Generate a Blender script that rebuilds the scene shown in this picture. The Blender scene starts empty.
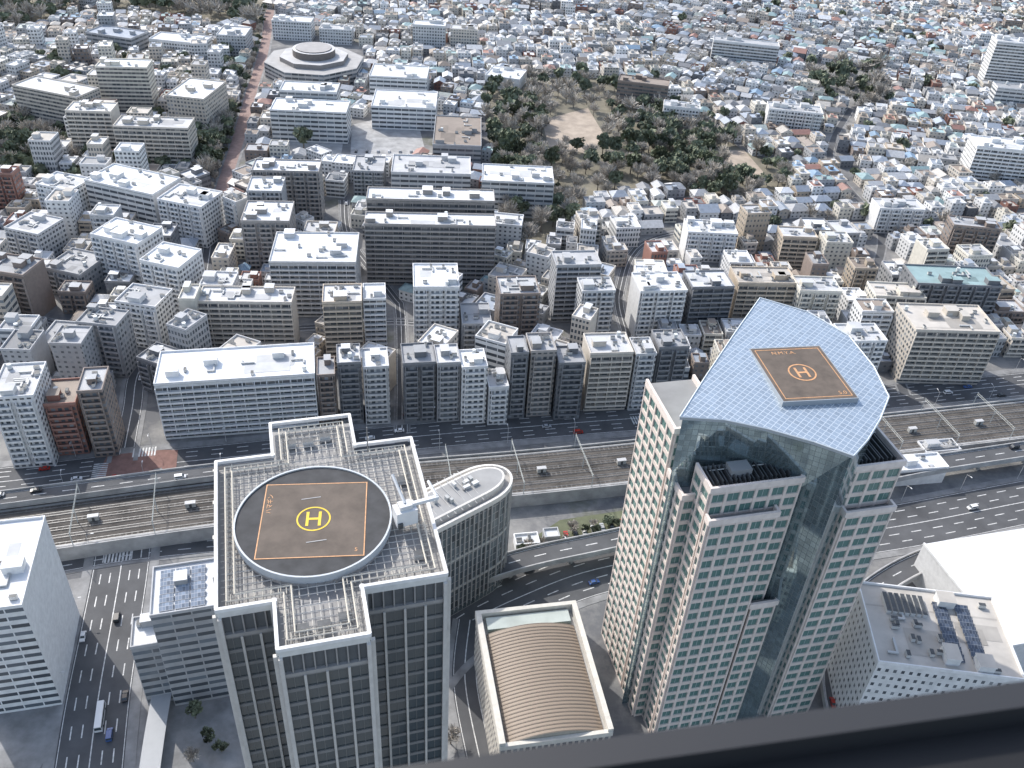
import bpy, math, random
from mathutils import Matrix, Vector
R = random.Random(7)
rad = math.radians
scene = bpy.context.scene
COL = scene.collection

# ------------------------------------------------------------------ survey geometry
H = 273.0; F = 900.0
zc = Vector((82.0, 1216.0, 900.0)).normalized()
fw = Vector((0, 0, -1.0))
yc = (fw - fw.dot(zc) * zc).normalized()
xc = yc.cross(zc)
def P(u, v, z=0.0):
    r = Vector((u - 512.0, 384.0 - v, -F))
    X, Y, Z = xc.dot(r), yc.dot(r), zc.dot(r)
    s = (H - z) / (-Z)
    return (X * s, Y * s)
def proj(x, y, z=0.0):
    w = Vector((x, y, z - H))
    c = xc * w.x + yc * w.y + zc * w.z
    if c.z > -1e-3: return (-9999, -9999)
    return (512 + F * c.x / -c.z, 384 - F * c.y / -c.z)

# ------------------------------------------------------------------ materials
MATS = {}
def newmat(name):
    m = bpy.data.materials.new(name); m.use_nodes = True
    nt = m.node_tree; b = nt.nodes["Principled BSDF"]
    MATS[name] = m
    return m, nt, b
def nd(nt, t, **k):
    n = nt.nodes.new(t)
    for a, v in k.items(): setattr(n, a, v)
    return n
def mth(nt, op, a, b=None, c=None):
    n = nd(nt, 'ShaderNodeMath', operation=op)
    for i, x in enumerate((a, b, c)):
        if x is None: continue
        if isinstance(x, (int, float)): n.inputs[i].default_value = x
        else: nt.links.new(x, n.inputs[i])
    return n.outputs[0]
def mixc(nt, f, a, b, mode='MIX'):
    n = nd(nt, 'ShaderNodeMix', data_type='RGBA', blend_type=mode)
    for i, x in ((0, f), (6, a), (7, b)):
        if isinstance(x, (int, float)): n.inputs[i].default_value = x
        elif isinstance(x, tuple): n.inputs[i].default_value = (*x, 1) if len(x) == 3 else x
        else: nt.links.new(x, n.inputs[i])
    return n.outputs[2]
def noise(nt, vec, scale, detail=3, rough=.6):
    n = nd(nt, 'ShaderNodeTexNoise'); n.inputs['Scale'].default_value = scale
    n.inputs['Detail'].default_value = detail; n.inputs['Roughness'].default_value = rough
    if vec is not None: nt.links.new(vec, n.inputs['Vector'])
    return n.outputs['Fac']
def mapr(nt, x, a, b, c, d):
    n = nd(nt, 'ShaderNodeMapRange')
    nt.links.new(x, n.inputs[0])
    for i, q in zip((1, 2, 3, 4), (a, b, c, d)): n.inputs[i].default_value = q
    return n.outputs[0]
def gpos(nt): return nd(nt, 'ShaderNodeNewGeometry').outputs['Position']
def attr(nt): return nd(nt, 'ShaderNodeAttribute', attribute_name='Col').outputs['Color']

def simple(name, col=None, rough=.8, metal=0, var=.25, scale=.4, fine=None):
    m, nt, b = newmat(name)
    p = gpos(nt)
    n1 = mapr(nt, noise(nt, p, scale, 4), .25, .75, 1 - var, 1 + var)
    base = attr(nt) if col is None else None
    if base is None:
        rgb = nd(nt, 'ShaderNodeRGB'); rgb.outputs[0].default_value = (*col, 1); base = rgb.outputs[0]
    vv = nd(nt, 'ShaderNodeVectorMath', operation='SCALE')
    nt.links.new(base, vv.inputs[0]); nt.links.new(n1, vv.inputs['Scale'])
    nt.links.new(vv.outputs[0], b.inputs['Base Color'])
    b.inputs['Roughness'].default_value = rough; b.inputs['Metallic'].default_value = metal
    return m
def wallmat(name, pitch, fh, wu, wv, vcen, gl=(.07, .08, .092), hi=(.30, .32, .34), var=.15):
    m, nt, b = newmat(name)
    uv = nd(nt, 'ShaderNodeUVMap').outputs[0]
    s = nd(nt, 'ShaderNodeSeparateXYZ'); nt.links.new(uv, s.inputs[0])
    U = mth(nt, 'DIVIDE', s.outputs[0], pitch); V = mth(nt, 'DIVIDE', s.outputs[1], fh)
    fu, fv = mth(nt, 'FRACT', U), mth(nt, 'FRACT', V)
    cu, cv = mth(nt, 'FLOOR', U), mth(nt, 'FLOOR', V)
    oi = nd(nt, 'ShaderNodeObjectInfo').outputs['Random']
    c = nd(nt, 'ShaderNodeCombineXYZ')
    nt.links.new(cu, c.inputs[0]); nt.links.new(cv, c.inputs[1]); nt.links.new(mth(nt, 'MULTIPLY', oi, 50), c.inputs[2])
    wn = nd(nt, 'ShaderNodeTexWhiteNoise'); nt.links.new(c.outputs[0], wn.inputs['Vector'])
    r = wn.outputs['Value']
    mu = mth(nt, 'LESS_THAN', mth(nt, 'ABSOLUTE', mth(nt, 'SUBTRACT', fu, .5)), wu / 2)
    mv = mth(nt, 'LESS_THAN', mth(nt, 'ABSOLUTE', mth(nt, 'SUBTRACT', fv, vcen)), wv / 2)
    mask = mth(nt, 'MULTIPLY', mu, mv)
    gc = mixc(nt, mth(nt, 'POWER', r, 2.5), gl, hi)
    base = attr(nt)
    p = gpos(nt)
    n1 = mapr(nt, noise(nt, p, .35, 4), .25, .75, 1 - var, 1 + var)
    vv = nd(nt, 'ShaderNodeVectorMath', operation='SCALE')
    nt.links.new(base, vv.inputs[0]); nt.links.new(n1, vv.inputs['Scale'])
    colr = mixc(nt, mask, vv.outputs[0], gc)
    nt.links.new(colr, b.inputs['Base Color'])
    nt.links.new(mapr(nt, mask, 0, 1, .85, .22), b.inputs['Roughness'])
    return m
wallmat('wall_house', 3.1, 2.8, .42, .42, .55)
wallmat('wall_mid', 2.7, 3.0, .6, .5, .52)
wallmat('wall_gallery', 3.2, 2.95, .94, .52, .62, hi=(.26, .25, .24))
wallmat('wall_ribbon', 6.0, 3.6, .93, .46, .55, hi=(.18, .21, .24))
wallmat('wall_office', 1.9, 3.6, .62, .55, .5, hi=(.18, .21, .23))
wallmat('wall_small', 2.4, 3.6, .42, .4, .5, hi=(.25, .27, .28))
simple('wall_plain', None, .85, var=.13, scale=.5)
simple('roof_flat', None, .75, var=.17, scale=.12)
simple('paint', None, .6, var=.05)
simple('carpaint', None, .25, var=.02)
simple('asphalt', (.085, .087, .092), .85, var=.3, scale=.08)
simple('pavement', (.23, .23, .23), .9, var=.35, scale=.15)
simple('brickpave', (.28, .20, .18), .9, var=.3, scale=.3)
simple('redpave', (.22, .125, .105), .9, var=.3, scale=.3)
simple('ballast', (.098, .088, .078), .95, var=.6, scale=.12)
simple('trackbed', (.13, .12, .11), .95, var=.5, scale=.15)
simple('steel', (.25, .25, .25), .45, .4)
simple('mark', (.56, .56, .55), .7, var=.45, scale=.7)
simple('concrete', (.35, .35, .348), .85, var=.35, scale=.15)
simple('rubber', (.02, .02, .02), .8)
simple('bark', (.16, .14, .12), .95, var=.3, scale=2)
simple('foliage', None, .8, var=.4, scale=.9)
simple('soil', (.19, .175, .135), .95, var=.4, scale=.05)
simple('sand', (.38, .32, .26), .95, var=.3, scale=.1)
simple('grass', (.12, .13, .08), .95, var=.5, scale=.08)
simple('yellowpaint', (.72, .5, .03), .6, var=.1)
simple('orangepaint', (.58, .31, .15), .6, var=.25, scale=1.5)
simple('deck', (.052, .053, .056), .85, var=.35, scale=.3)
simple('deckbrown', (.115, .092, .075), .8, var=.35, scale=.22)
simple('louver', (.08, .085, .09), .6, .3, var=.3, scale=1)
def glassmat(name, col, rough=.08, spec=.8, gx=0, gz=0, line=(.2, .22, .24), lo=.55, hi=1.5, lw=.07, metal=0):
    m, nt, b = newmat(name)
    if gx:
        uv = nd(nt, 'ShaderNodeUVMap').outputs[0]
        s = nd(nt, 'ShaderNodeSeparateXYZ'); nt.links.new(uv, s.inputs[0])
        U = mth(nt, 'DIVIDE', s.outputs[0], gx); V = mth(nt, 'DIVIDE', s.outputs[1], gz)
        a = mth(nt, 'LESS_THAN', mth(nt, 'FRACT', U), lw); bb = mth(nt, 'LESS_THAN', mth(nt, 'FRACT', V), lw)
        ln = mth(nt, 'MAXIMUM', a, bb)
        c = nd(nt, 'ShaderNodeCombineXYZ'); nt.links.new(mth(nt, 'FLOOR', U), c.inputs[0]); nt.links.new(mth(nt, 'FLOOR', V), c.inputs[1])
        wn = nd(nt, 'ShaderNodeTexWhiteNoise'); nt.links.new(c.outputs[0], wn.inputs['Vector'])
        gcol = mixc(nt, wn.outputs['Value'], tuple(x * lo for x in col), tuple(x * hi for x in col))
        nt.links.new(mixc(nt, ln, gcol, line), b.inputs['Base Color'])
        nt.links.new(mapr(nt, ln, 0, 1, rough, .5), b.inputs['Roughness'])
    else:
        b.inputs['Base Color'].default_value = (*col, 1); b.inputs['Roughness'].default_value = rough
    b.inputs['Specular IOR Level'].default_value = spec; b.inputs['Metallic'].default_value = metal
    return m
glassmat('glass', (.05, .066, .073))
glassmat('glass_teal', (.11, .21, .19), .12, 1.0)
glassmat('glass_grid', (.34, .44, .47), .04, 1.0, 1.6, 1.9, (.26, .31, .33), .85, 1.2, .07, .8)
glassmat('roof_glass', (.33, .395, .465), .26, .6, 1.6, 1.6, (.52, .58, .64), .9, 1.1, .13, .4)
glassmat('rib_glass', (.10, .12, .13), .12, 1.0, 2.0, 3.6, (.3, .3, .3), .6, 1.6, .1)
glassmat('solar', (.20, .24, .30), .25, .8, 1.0, 1.5, (.5, .52, .55))
glassmat('solar_dark', (.06, .075, .105), .2, .8, 1.0, 1.5, (.25, .27, .3))
m, nt, b = newmat('ribroof')
uv = nd(nt, 'ShaderNodeUVMap').outputs[0]; s = nd(nt, 'ShaderNodeSeparateXYZ'); nt.links.new(uv, s.inputs[0])
l = mth(nt, 'LESS_THAN', mth(nt, 'FRACT', mth(nt, 'DIVIDE', s.outputs[1], 1.3)), .25)
nt.links.new(mixc(nt, l, (.27, .215, .165), (.12, .095, .075)), b.inputs['Base Color']); b.inputs['Roughness'].default_value = .6
m, nt, b = newmat('roof_tile')
uv = nd(nt, 'ShaderNodeUVMap').outputs[0]; s = nd(nt, 'ShaderNodeSeparateXYZ'); nt.links.new(uv, s.inputs[0])
l = mth(nt, 'LESS_THAN', mth(nt, 'FRACT', mth(nt, 'DIVIDE', s.outputs[1], .9)), .25)
p = gpos(nt); n1 = mapr(nt, noise(nt, p, .5, 4), .25, .75, .8, 1.2)
vv = nd(nt, 'ShaderNodeVectorMath', operation='SCALE'); nt.links.new(attr(nt), vv.inputs[0]); nt.links.new(n1, vv.inputs['Scale'])
nt.links.new(mixc(nt, mth(nt, 'MULTIPLY', l, .3), vv.outputs[0], (.05, .05, .05)), b.inputs['Base Color']); b.inputs['Roughness'].default_value = .5
m, nt, b = newmat('ground')
p = gpos(nt)
a = mapr(nt, noise(nt, p, .035, 6, .7), .42, .6, 0, 1)
c2 = mixc(nt, a, (.13, .132, .138), (.26, .255, .245))
g = mapr(nt, noise(nt, p, .02, 5, .7), .58, .68, 0, 1)
nt.links.new(mixc(nt, g, c2, (.12, .125, .09)), b.inputs['Base Color']); b.inputs['Roughness'].default_value = .95

# ------------------------------------------------------------------ mesh builder
class MB:
    def __init__(s): s.v = []; s.f = []; s.m = []; s.c = []; s.uv = []; s.mats = []
    def mi(s, n):
        if n not in s.mats: s.mats.append(n)
        return s.mats.index(n)
    def face(s, pts, mat, col=(.5, .5, .5), uv=None):
        i = len(s.v); s.v.extend(pts); n = len(pts)
        s.f.append(tuple(range(i, i + n))); s.m.append(s.mi(mat)); s.c.append(col)
        if uv is None:
            p0 = Vector(pts[0]); e = (Vector(pts[1]) - p0)
            e = e.normalized() if e.length > 1e-6 else Vector((1, 0, 0))
            nrm = Vector((0, 0, 0))
            for k in range(1, n - 1): nrm += (Vector(pts[k]) - p0).cross(Vector(pts[k + 1]) - p0)
            nrm = nrm.normalized() if nrm.length > 1e-9 else Vector((0, 0, 1))
            g = nrm.cross(e)
            uv = [((Vector(q) - p0).dot(e), (Vector(q) - p0).dot(g)) for q in pts]
        s.uv.append(uv)
    def prism(s, poly, z0, z1, mat, col=(.5, .5, .5), top=None, tcol=None, bottom=False):
        n = len(poly)
        for i in range(n):
            a, b = poly[i], poly[(i + 1) % n]
            L = math.hypot(b[0] - a[0], b[1] - a[1])
            s.face([(a[0], a[1], z0), (b[0], b[1], z0), (b[0], b[1], z1), (a[0], a[1], z1)], mat, col,
                   [(0, z0), (L, z0), (L, z1), (0, z1)])
        if top != 'none':
            s.face([(q[0], q[1], z1) for q in poly], top or mat, tcol or col)
        if bottom: s.face([(q[0], q[1], z0) for q in reversed(poly)], mat, col)
    def box(s, x0, x1, y0, y1, z0, z1, mat, col=(.5, .5, .5), top=None, tcol=None, bottom=False):
        s.prism([(x0, y0), (x1, y0), (x1, y1), (x0, y1)], z0, z1, mat, col, top, tcol, bottom)
    def obox(s, o, d, n, a0, a1, b0, b1, z0, z1, mat, col=(.5, .5, .5), bottom=True):
        q = [(o[0] + d[0] * a + n[0] * b, o[1] + d[1] * a + n[1] * b) for a, b in ((a0, b1), (a1, b1), (a1, b0), (a0, b0))]
        A = sum(q[i][0] * q[(i + 1) % 4][1] - q[(i + 1) % 4][0] * q[i][1] for i in range(4))
        if A < 0: q.reverse()
        s.prism(q, z0, z1, mat, col, bottom=bottom)
    def beam(s, p, q, r, mat, col=(.5, .5, .5), r2=None, n=4):
        p = Vector(p); q = Vector(q); d = (q - p)
        if d.length < 1e-6: return
        d.normalize(); a = d.orthogonal().normalized(); b = d.cross(a); r2 = r if r2 is None else r2
        A = [p + (a * math.cos(t) + b * math.sin(t)) * r for t in [2 * math.pi * (i + .5) / n for i in range(n)]]
        B = [q + (a * math.cos(t) + b * math.sin(t)) * r2 for t in [2 * math.pi * (i + .5) / n for i in range(n)]]
        for i in range(n):
            j = (i + 1) % n
            s.face([tuple(A[i]), tuple(A[j]), tuple(B[j]), tuple(B[i])], mat, col)
        s.face([tuple(x) for x in B], mat, col)
    def data(s, name):
        me = bpy.data.meshes.new(name)
        me.from_pydata([tuple(x) for x in s.v], [], s.f)
        for n in s.mats: me.materials.append(MATS[n])
        me.polygons.foreach_set('material_index', s.m)
        ca = me.color_attributes.new('Col', 'FLOAT_COLOR', 'CORNER')
        cols = []; uvs = []
        for f, c, u in zip(s.f, s.c, s.uv):
            for k in range(len(f)):
                cols.extend((c[0], c[1], c[2], 1.0)); uvs.extend(u[k])
        ca.data.foreach_set('color', cols)
        ul = me.uv_layers.new(name='UVMap'); ul.data.foreach_set('uv', uvs)
        me.update()
        return me
def obj(name, data, parent=None, loc=(0, 0, 0), yaw=0.0, label=None, category=None, group=None, kind=None, rot=None):
    if isinstance(data, MB): data = data.data(name)
    o = bpy.data.objects.new(name, data); COL.objects.link(o)
    o.location = loc; o.rotation_euler = rot if rot else (0, 0, yaw)
    if parent: o.parent = parent
    if label: o['label'] = label
    if category: o['category'] = category
    if group: o['group'] = group
    if kind: o['kind'] = kind
    return o

# ------------------------------------------------------------------ polylines
def smooth(pts, n=8):
    out = []
    for i in range(len(pts) - 1):
        p0 = pts[max(i - 1, 0)]; p1 = pts[i]; p2 = pts[i + 1]; p3 = pts[min(i + 2, len(pts) - 1)]
        for k in range(n):
            t = k / n
            out.append(tuple(.5 * (2 * p1[j] + (-p0[j] + p2[j]) * t + (2 * p0[j] - 5 * p1[j] + 4 * p2[j] - p3[j]) * t * t + (-p0[j] + 3 * p1[j] - 3 * p2[j] + p3[j]) * t ** 3) for j in (0, 1)))
    out.append(tuple(pts[-1])); return out
def pl(px, z=0, n=8): return smooth([P(u, v, z) for u, v in px], n)
def offs(pts, o):
    res = []
    for i, p in enumerate(pts):
        a = pts[max(i - 1, 0)]; b = pts[min(i + 1, len(pts) - 1)]
        dx, dy = b[0] - a[0], b[1] - a[1]; L = math.hypot(dx, dy) or 1
        res.append((p[0] - dy / L * o, p[1] + dx / L * o))
    return res
def strip(mb, pts, o0, o1, z, mat, z0=None, col=(.5, .5, .5)):
    A = offs(pts, o0); B = offs(pts, o1)
    for i in range(len(pts) - 1):
        mb.face([(*A[i], z), (*A[i + 1], z), (*B[i + 1], z), (*B[i], z)], mat, col)
        if z0 is not None:
            mb.face([(*A[i], z0), (*A[i + 1], z0), (*A[i + 1], z), (*A[i], z)], mat, col)
            mb.face([(*B[i + 1], z0), (*B[i], z0), (*B[i], z), (*B[i + 1], z)], mat, col)
def walk(pts, step, start=0.0):
    d = 0; nxt = start
    for i in range(len(pts) - 1):
        a, b = pts[i], pts[i + 1]; L = math.hypot(b[0] - a[0], b[1] - a[1])
        while nxt <= d + L and L > 0:
            t = (nxt - d) / L
            yield (a[0] + (b[0] - a[0]) * t, a[1] + (b[1] - a[1]) * t, math.atan2(b[1] - a[1], b[0] - a[0])); nxt += step
        d += L
ROADS = []
def dash(mb, pts, off, z, L=5, gap=6, w=.2):
    q = offs(pts, off)
    for x, y, a in walk(q, L + gap):
        c, s_ = math.cos(a), math.sin(a)
        mb.face([(x + c * i - s_ * j, y + s_ * i + c * j, z) for i, j in ((0, -w), (L, -w), (L, w), (0, w))], 'mark')
def markings(pts, w, lanes, z, centre=True):
    mb = MB(); lw = w / lanes
    for k in range(1, lanes):
        o = -w / 2 + k * lw
        if centre and k == lanes // 2: strip(mb, pts, o + .18, o - .18, z, 'mark')
        else: dash(mb, pts, o, z)
    strip(mb, pts, w / 2 - .4, w / 2 - .65, z, 'mark'); strip(mb, pts, -w / 2 + .65, -w / 2 + .4, z, 'mark')
    obj('road_marking', mb, kind='structure')
def road(px, w, lanes=4, mat='asphalt', z=.02, side=3.0, name='road', n=8, centre=True, pz=0):
    pts = pl(px, pz, n); ROADS.append((pts, w / 2 + side))
    mb = MB(); strip(mb, pts, w / 2, -w / 2, z, mat); obj(name, mb, kind='structure')
    if side:
        mb = MB(); strip(mb, pts, w / 2 + side, w / 2, z + .12, 'pavement', 0); strip(mb, pts, -w / 2, -w / 2 - side, z + .12, 'pavement', 0)
        obj('pavement', mb, kind='structure')
    if lanes: markings(pts, w, lanes, z + .02, centre)
    return pts
def flyover(px, w, lanes, z, label):
    pts = pl(px, z, 8); ROADS.append((pts, w / 2 + 1.5))
    mb = MB(); strip(mb, pts, w / 2, -w / 2, z, 'asphalt'); obj('road', mb, kind='structure')
    markings(pts, w, lanes, z + .02, False)
    mb = MB(); strip(mb, pts, w / 2 + .5, w / 2, z + 1.0, 'concrete', z - 1.8); strip(mb, pts, -w / 2, -w / 2 - .5, z + 1.0, 'concrete', z - 1.8)
    strip(mb, pts, w / 2, -w / 2, z - .3, 'concrete')
    for x, y, a in walk(pts, 26, 8):
        mb.beam((x, y, 0), (x, y, z - 1.6), 1.1, 'concrete', n=10)
        mb.obox((x, y), (math.cos(a), math.sin(a)), (-math.sin(a), math.cos(a)), -1.0, 1.0, -w * .42, w * .42, z - 2.4, z - .35, 'concrete')
    obj('highway_viaduct', mb, label=label, category='viaduct')
    return pts

mb = MB(); mb.face([(-5000, -1500, 0), (5000, -1500, 0), (5000, 9000, 0), (-5000, 9000, 0)], 'ground')
obj('ground', mb, kind='structure')

MAIN = road([(-120, 492), (0, 482), (100, 470), (250, 455), (400, 438), (560, 424), (690, 414), (900, 396), (1024, 384), (1160, 370)], 19, 6, side=4)
NEAR = road([(330, 790), (400, 690), (450, 635), (520, 597), (610, 566), (760, 546), (900, 526), (1024, 502), (1150, 478)], 25, 6, side=3)
SIDE = flyover([(430, 590), (520, 560), (620, 538), (760, 505), (900, 470), (1024, 450), (1150, 430)], 9, 2, 8.0, 'elevated concrete highway curving between the towers and the railway')
DECK = flyover([(-120, 514), (0, 499), (100, 486), (190, 474), (300, 461)], 7.5, 2, 9.0, 'narrow elevated concrete road deck running beside the railway viaduct')
LEFT = road([(85, 800), (98, 700), (112, 620), (122, 560), (128, 500), (128, 474)], 21, 6, z=.05, side=3.5)
LEFT2 = road([(122, 462), (132, 410), (140, 370), (170, 342), (198, 310), (207, 270), (212, 235)], 9, 2, z=.06, side=2)
MOM = road([(212, 235), (222, 190), (238, 140), (252, 90), (264, 50), (270, 10)], 9, 0, mat='brickpave', z=.05, side=2)
NLEFT = road([(-100, 585), (20, 570), (130, 552), (250, 540), (430, 522)], 10, 3, z=.06, side=1.5, centre=False)
CEN = road([(402, 432), (402, 370), (400, 310), (392, 295), (350, 240), (344, 200)], 6, 2, z=.06, side=1.0)
BOT = road([(470, 620), (465, 680), (480, 760)], 9, 2, z=.07, side=2)
RAMP = flyover([(1120, 530), (1024, 540), (940, 555), (880, 585), (846, 625), (836, 680), (848, 740)], 9, 2, 7.0, 'curved concrete highway ramp sweeping round the white office block')
road([(640, 400), (628, 340), (620, 290), (650, 240), (760, 225), (900, 225), (1060, 215)], 6, 2, z=.05, side=1)
road([(905, 395), (870, 300), (880, 230), (830, 160), (850, 110)], 5, 0, z=.055, side=1)
road([(-60, 300), (40, 320), (120, 350), (150, 358)], 6, 2, z=.05, side=1)
road([(205, 330), (300, 328), (405, 322), (500, 340), (640, 350)], 6, 2, z=.065, side=1)
mb = MB()
for cu, cv, n in ((100, 470, 8), (146, 452, 8), (120, 556, 8), (640, 420, 6)):
    x, y = P(cu, cv)
    for k in range(n):
        c, s_ = math.cos(rad(14)), math.sin(rad(14)); ox = (k - n / 2) * 1.3 if cu > 110 else 0; oy = 0 if cu > 110 else (k - n / 2) * 1.3
        hw, hh = (.35, 3) if cu > 110 else (3, .35)
        mb.face([(x + c * (ox + i) - s_ * (oy + j), y + s_ * (ox + i) + c * (oy + j), .16) for i, j in ((-hw, -hh), (hw, -hh), (hw, hh), (-hw, hh))], 'mark')
obj('road_marking', mb, kind='structure')
mb = MB(); mb.face([(*P(u, v), .13) for u, v in ((96, 478), (176, 470), (178, 450), (110, 450))], 'redpave'); obj('pavement', mb, kind='structure')
PK0 = ((480, 95), (530, 76), (600, 78), (650, 95), (700, 118), (745, 152), (785, 165), (790, 192), (720, 203), (640, 186), (590, 205), (560, 245), (508, 258), (498, 190))
CLEAR = [((542, 120), (588, 108), (606, 138), (588, 154), (548, 146)), ((706, 150), (744, 150), (772, 182), (732, 178)), ((560, 182), (590, 176), (596, 188), (566, 196))]
for poly, mat, nm, z in ((PK0, 'soil', 'park_ground', .02),
                      (CLEAR[0], 'sand', 'park_clearing', .05), (CLEAR[1], 'sand', 'park_clearing', .05),
                      (((888, 98), (940, 92), (950, 104), (900, 112)), 'sand', 'park_clearing', .05),
                      (((-40, -30), (270, -30), (262, 60), (150, 40), (-40, 70)), 'soil', 'park_ground', .02),
                      (((350, 165), (352, 125), (372, 120), (420, 130), (425, 150), (390, 168)), 'concrete', 'parking_area', .03),
                      (((270, 135), (345, 132), (340, 160), (262, 158)), 'concrete', 'plaza', .03),
                      (((500, 560), (560, 520), (640, 508), (640, 540), (560, 560)), 'grass', 'verge', .03),
                      (((0, 590), (100, 575), (80, 700), (40, 768), (-40, 768)), 'pavement', 'plaza', .03),
                      (((130, 640), (240, 610), (470, 640), (450, 790), (120, 800)), 'pavement', 'plaza', .03)):
    mb = MB(); q = [(*P(u, v), z) for u, v in poly]
    A = sum(q[i][0] * q[(i + 1) % len(q)][1] - q[(i + 1) % len(q)][0] * q[i][1] for i in range(len(q)))
    if A < 0: q.reverse()
    mb.face(q, mat); obj(nm, mb, kind='structure')

# ------------------------------------------------------------------ railway
RZ = 6.0
RAIL = pl([(-150, 552), (0, 533), (220, 503), (400, 484), (580, 468), (900, 433), (1024, 419), (1180, 400)], RZ, 10)
ROADS.append((RAIL, 17))
mb = MB(); strip(mb, RAIL, 14, -14, RZ, 'ballast', 0)
obj('railway_embankment', mb, kind='structure')
for o in (13.9, -14.5):
    mb = MB(); strip(mb, RAIL, o + .6, o, RZ + 1.1, 'concrete', 0.1)
    obj('viaduct_wall', mb, label='long pale concrete parapet wall along the railway', category='wall', group='parapet walls of the railway')
for k, o in enumerate((-11, -6.6, -2.2, 2.2, 6.6, 11)):
    mb = MB(); strip(mb, RAIL, o + 1.3, o - 1.3, RZ + .06, 'trackbed' if k % 3 == 1 else 'ballast')
    for q in (-.72, .72): strip(mb, RAIL, o + q + .09, o + q - .09, RZ + .22, 'steel', RZ)
    for x, y, a in walk(offs(RAIL, o), 2.2):
        if -20 < proj(x, y, RZ)[0] < 1044: mb.obox((x, y), (math.cos(a), math.sin(a)), (-math.sin(a), math.cos(a)), -.3, .3, -1.2, 1.2, RZ + .05, RZ + .14, 'trackbed', bottom=False)
    obj('railway_track', mb, label='steel railway track on brown ballast of the viaduct', category='railway track', group='railway tracks of the viaduct')
for k in (12, -12.9):
    mb = MB(); strip(mb, RAIL, k + .9, k, RZ + .4, 'concrete', RZ); obj('cable_trough', mb, label='low concrete cable trough running beside the railway tracks', category='cable trough', group='cable troughs of the railway')
# small trackside cabins
cb = MB(); cb.box(-2, 2, -.9, .9, 0, 2.2, 'paint', (.42, .42, .40), 'roof_flat', (.4, .4, .4)); cb.box(-2.1, 2.1, -1, 1, 2.2, 2.35, 'paint', (.5, .5, .5)); cb.box(-.5, .5, -.96, -.9, .1, 1.9, 'louver')
CB = cb.data('relay_cabin')
for x, y, a in walk(offs(RAIL, 0.0), 37, 12):
    if 0 < proj(x, y, RZ)[0] < 1024 and R.random() < .7: obj('relay_cabin', CB, loc=(x, y, RZ + .23), yaw=a, label='small grey relay cabin standing between the railway tracks', category='cabin', group='relay cabins along the railway')
mbg = MB()
for o in (-14.0, 0, 14.0):
    mbg.beam((0, o, 0), (0, o, 8.5), .2, 'paint', (.5, .52, .5), .14)
for z in (7.2, 8.2): mbg.beam((0, -14, z), (0, 14, z), .09, 'paint', (.42, .44, .42))
for i in range(14): mbg.beam((0, -14 + i * 2, 7.2 + (i % 2)), (0, -12 + i * 2, 8.2 - (i % 2)), .05, 'paint', (.4, .42, .4))
gd = mbg.data('catenary_gantry')
for x, y, a in walk(RAIL, 30, 20):
    u, v = proj(x, y, RZ)
    if -60 < u < 1090:
        obj('catenary_gantry', gd, loc=(x, y, RZ), yaw=a, label='pale steel catenary gantry spanning the railway tracks', category='gantry', group='catenary gantries over the railway')
for o in (-11, -6.6, -2.2, 2.2, 6.6, 11):
    mb = MB(); q = offs(RAIL, o)
    for i in range(len(q) - 1): mb.beam((*q[i], RZ + 5.6), (*q[i + 1], RZ + 5.6), .04, 'louver', n=3); mb.beam((*q[i], RZ + 6.9), (*q[i + 1], RZ + 6.9), .04, 'louver', n=3)
    obj('overhead_wire', mb, label='thin dark overhead wires strung above a railway track', category='overhead wire', group='overhead wires of the railway')

# ------------------------------------------------------------------ occupancy
OCC = {}
def cells(x, y, r):
    for i in range(int((x - r) // 30), int((x + r) // 30) + 1):
        for j in range(int((y - r) // 30), int((y + r) // 30) + 1): yield (i, j)
def occupy(cx, cy, hw, hd, yaw):
    e = (cx, cy, hw, hd, math.cos(yaw), math.sin(yaw))
    for k in cells(cx, cy, math.hypot(hw, hd)): OCC.setdefault(k, []).append(e)
def inside(e, x, y, m):
    dx, dy = x - e[0], y - e[1]
    return abs(dx * e[4] + dy * e[5]) < e[2] + m and abs(-dx * e[5] + dy * e[4]) < e[3] + m
def samples(e):
    for i in (-1, -.4, .4, 1):
        for j in (-1, -.4, .4, 1):
            a, b = i * e[2], j * e[3]; yield (e[0] + a * e[4] - b * e[5], e[1] + a * e[5] + b * e[4])
def free(cx, cy, hw, hd, yaw, m=.8, roads=True):
    n = (cx, cy, hw, hd, math.cos(yaw), math.sin(yaw)); r = math.hypot(hw, hd); seen = set()
    for k in cells(cx, cy, r):
        for e in OCC.get(k, ()):
            if id(e) in seen: continue
            seen.add(id(e))
            if math.hypot(e[0] - cx, e[1] - cy) > r + math.hypot(e[2], e[3]) + m: continue
            if any(inside(e, x, y, m) for x, y in samples(n)) or any(inside(n, x, y, m) for x, y in samples(e)): return False
    if roads:
        for pts, h in ROADS:
            for i in range(len(pts) - 1):
                a, b = pts[i], pts[i + 1]
                if min(abs(a[0] - cx), abs(b[0] - cx)) > 90 or min(abs(a[1] - cy), abs(b[1] - cy)) > 90: continue
                dx, dy = b[0] - a[0], b[1] - a[1]; L2 = dx * dx + dy * dy or 1
                t = max(0, min(1, ((cx - a[0]) * dx + (cy - a[1]) * dy) / L2))
                if math.hypot(cx - a[0] - dx * t, cy - a[1] - dy * t) < h + min(hw, hd) * .95: return False
    return True
def pip(poly, x, y):
    c = False; n = len(poly)
    for i in range(n):
        a, b = poly[i], poly[i - 1]
        if (a[1] > y) != (b[1] > y) and x < (b[0] - a[0]) * (y - a[1]) / (b[1] - a[1]) + a[0]: c = not c
    return c

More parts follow.
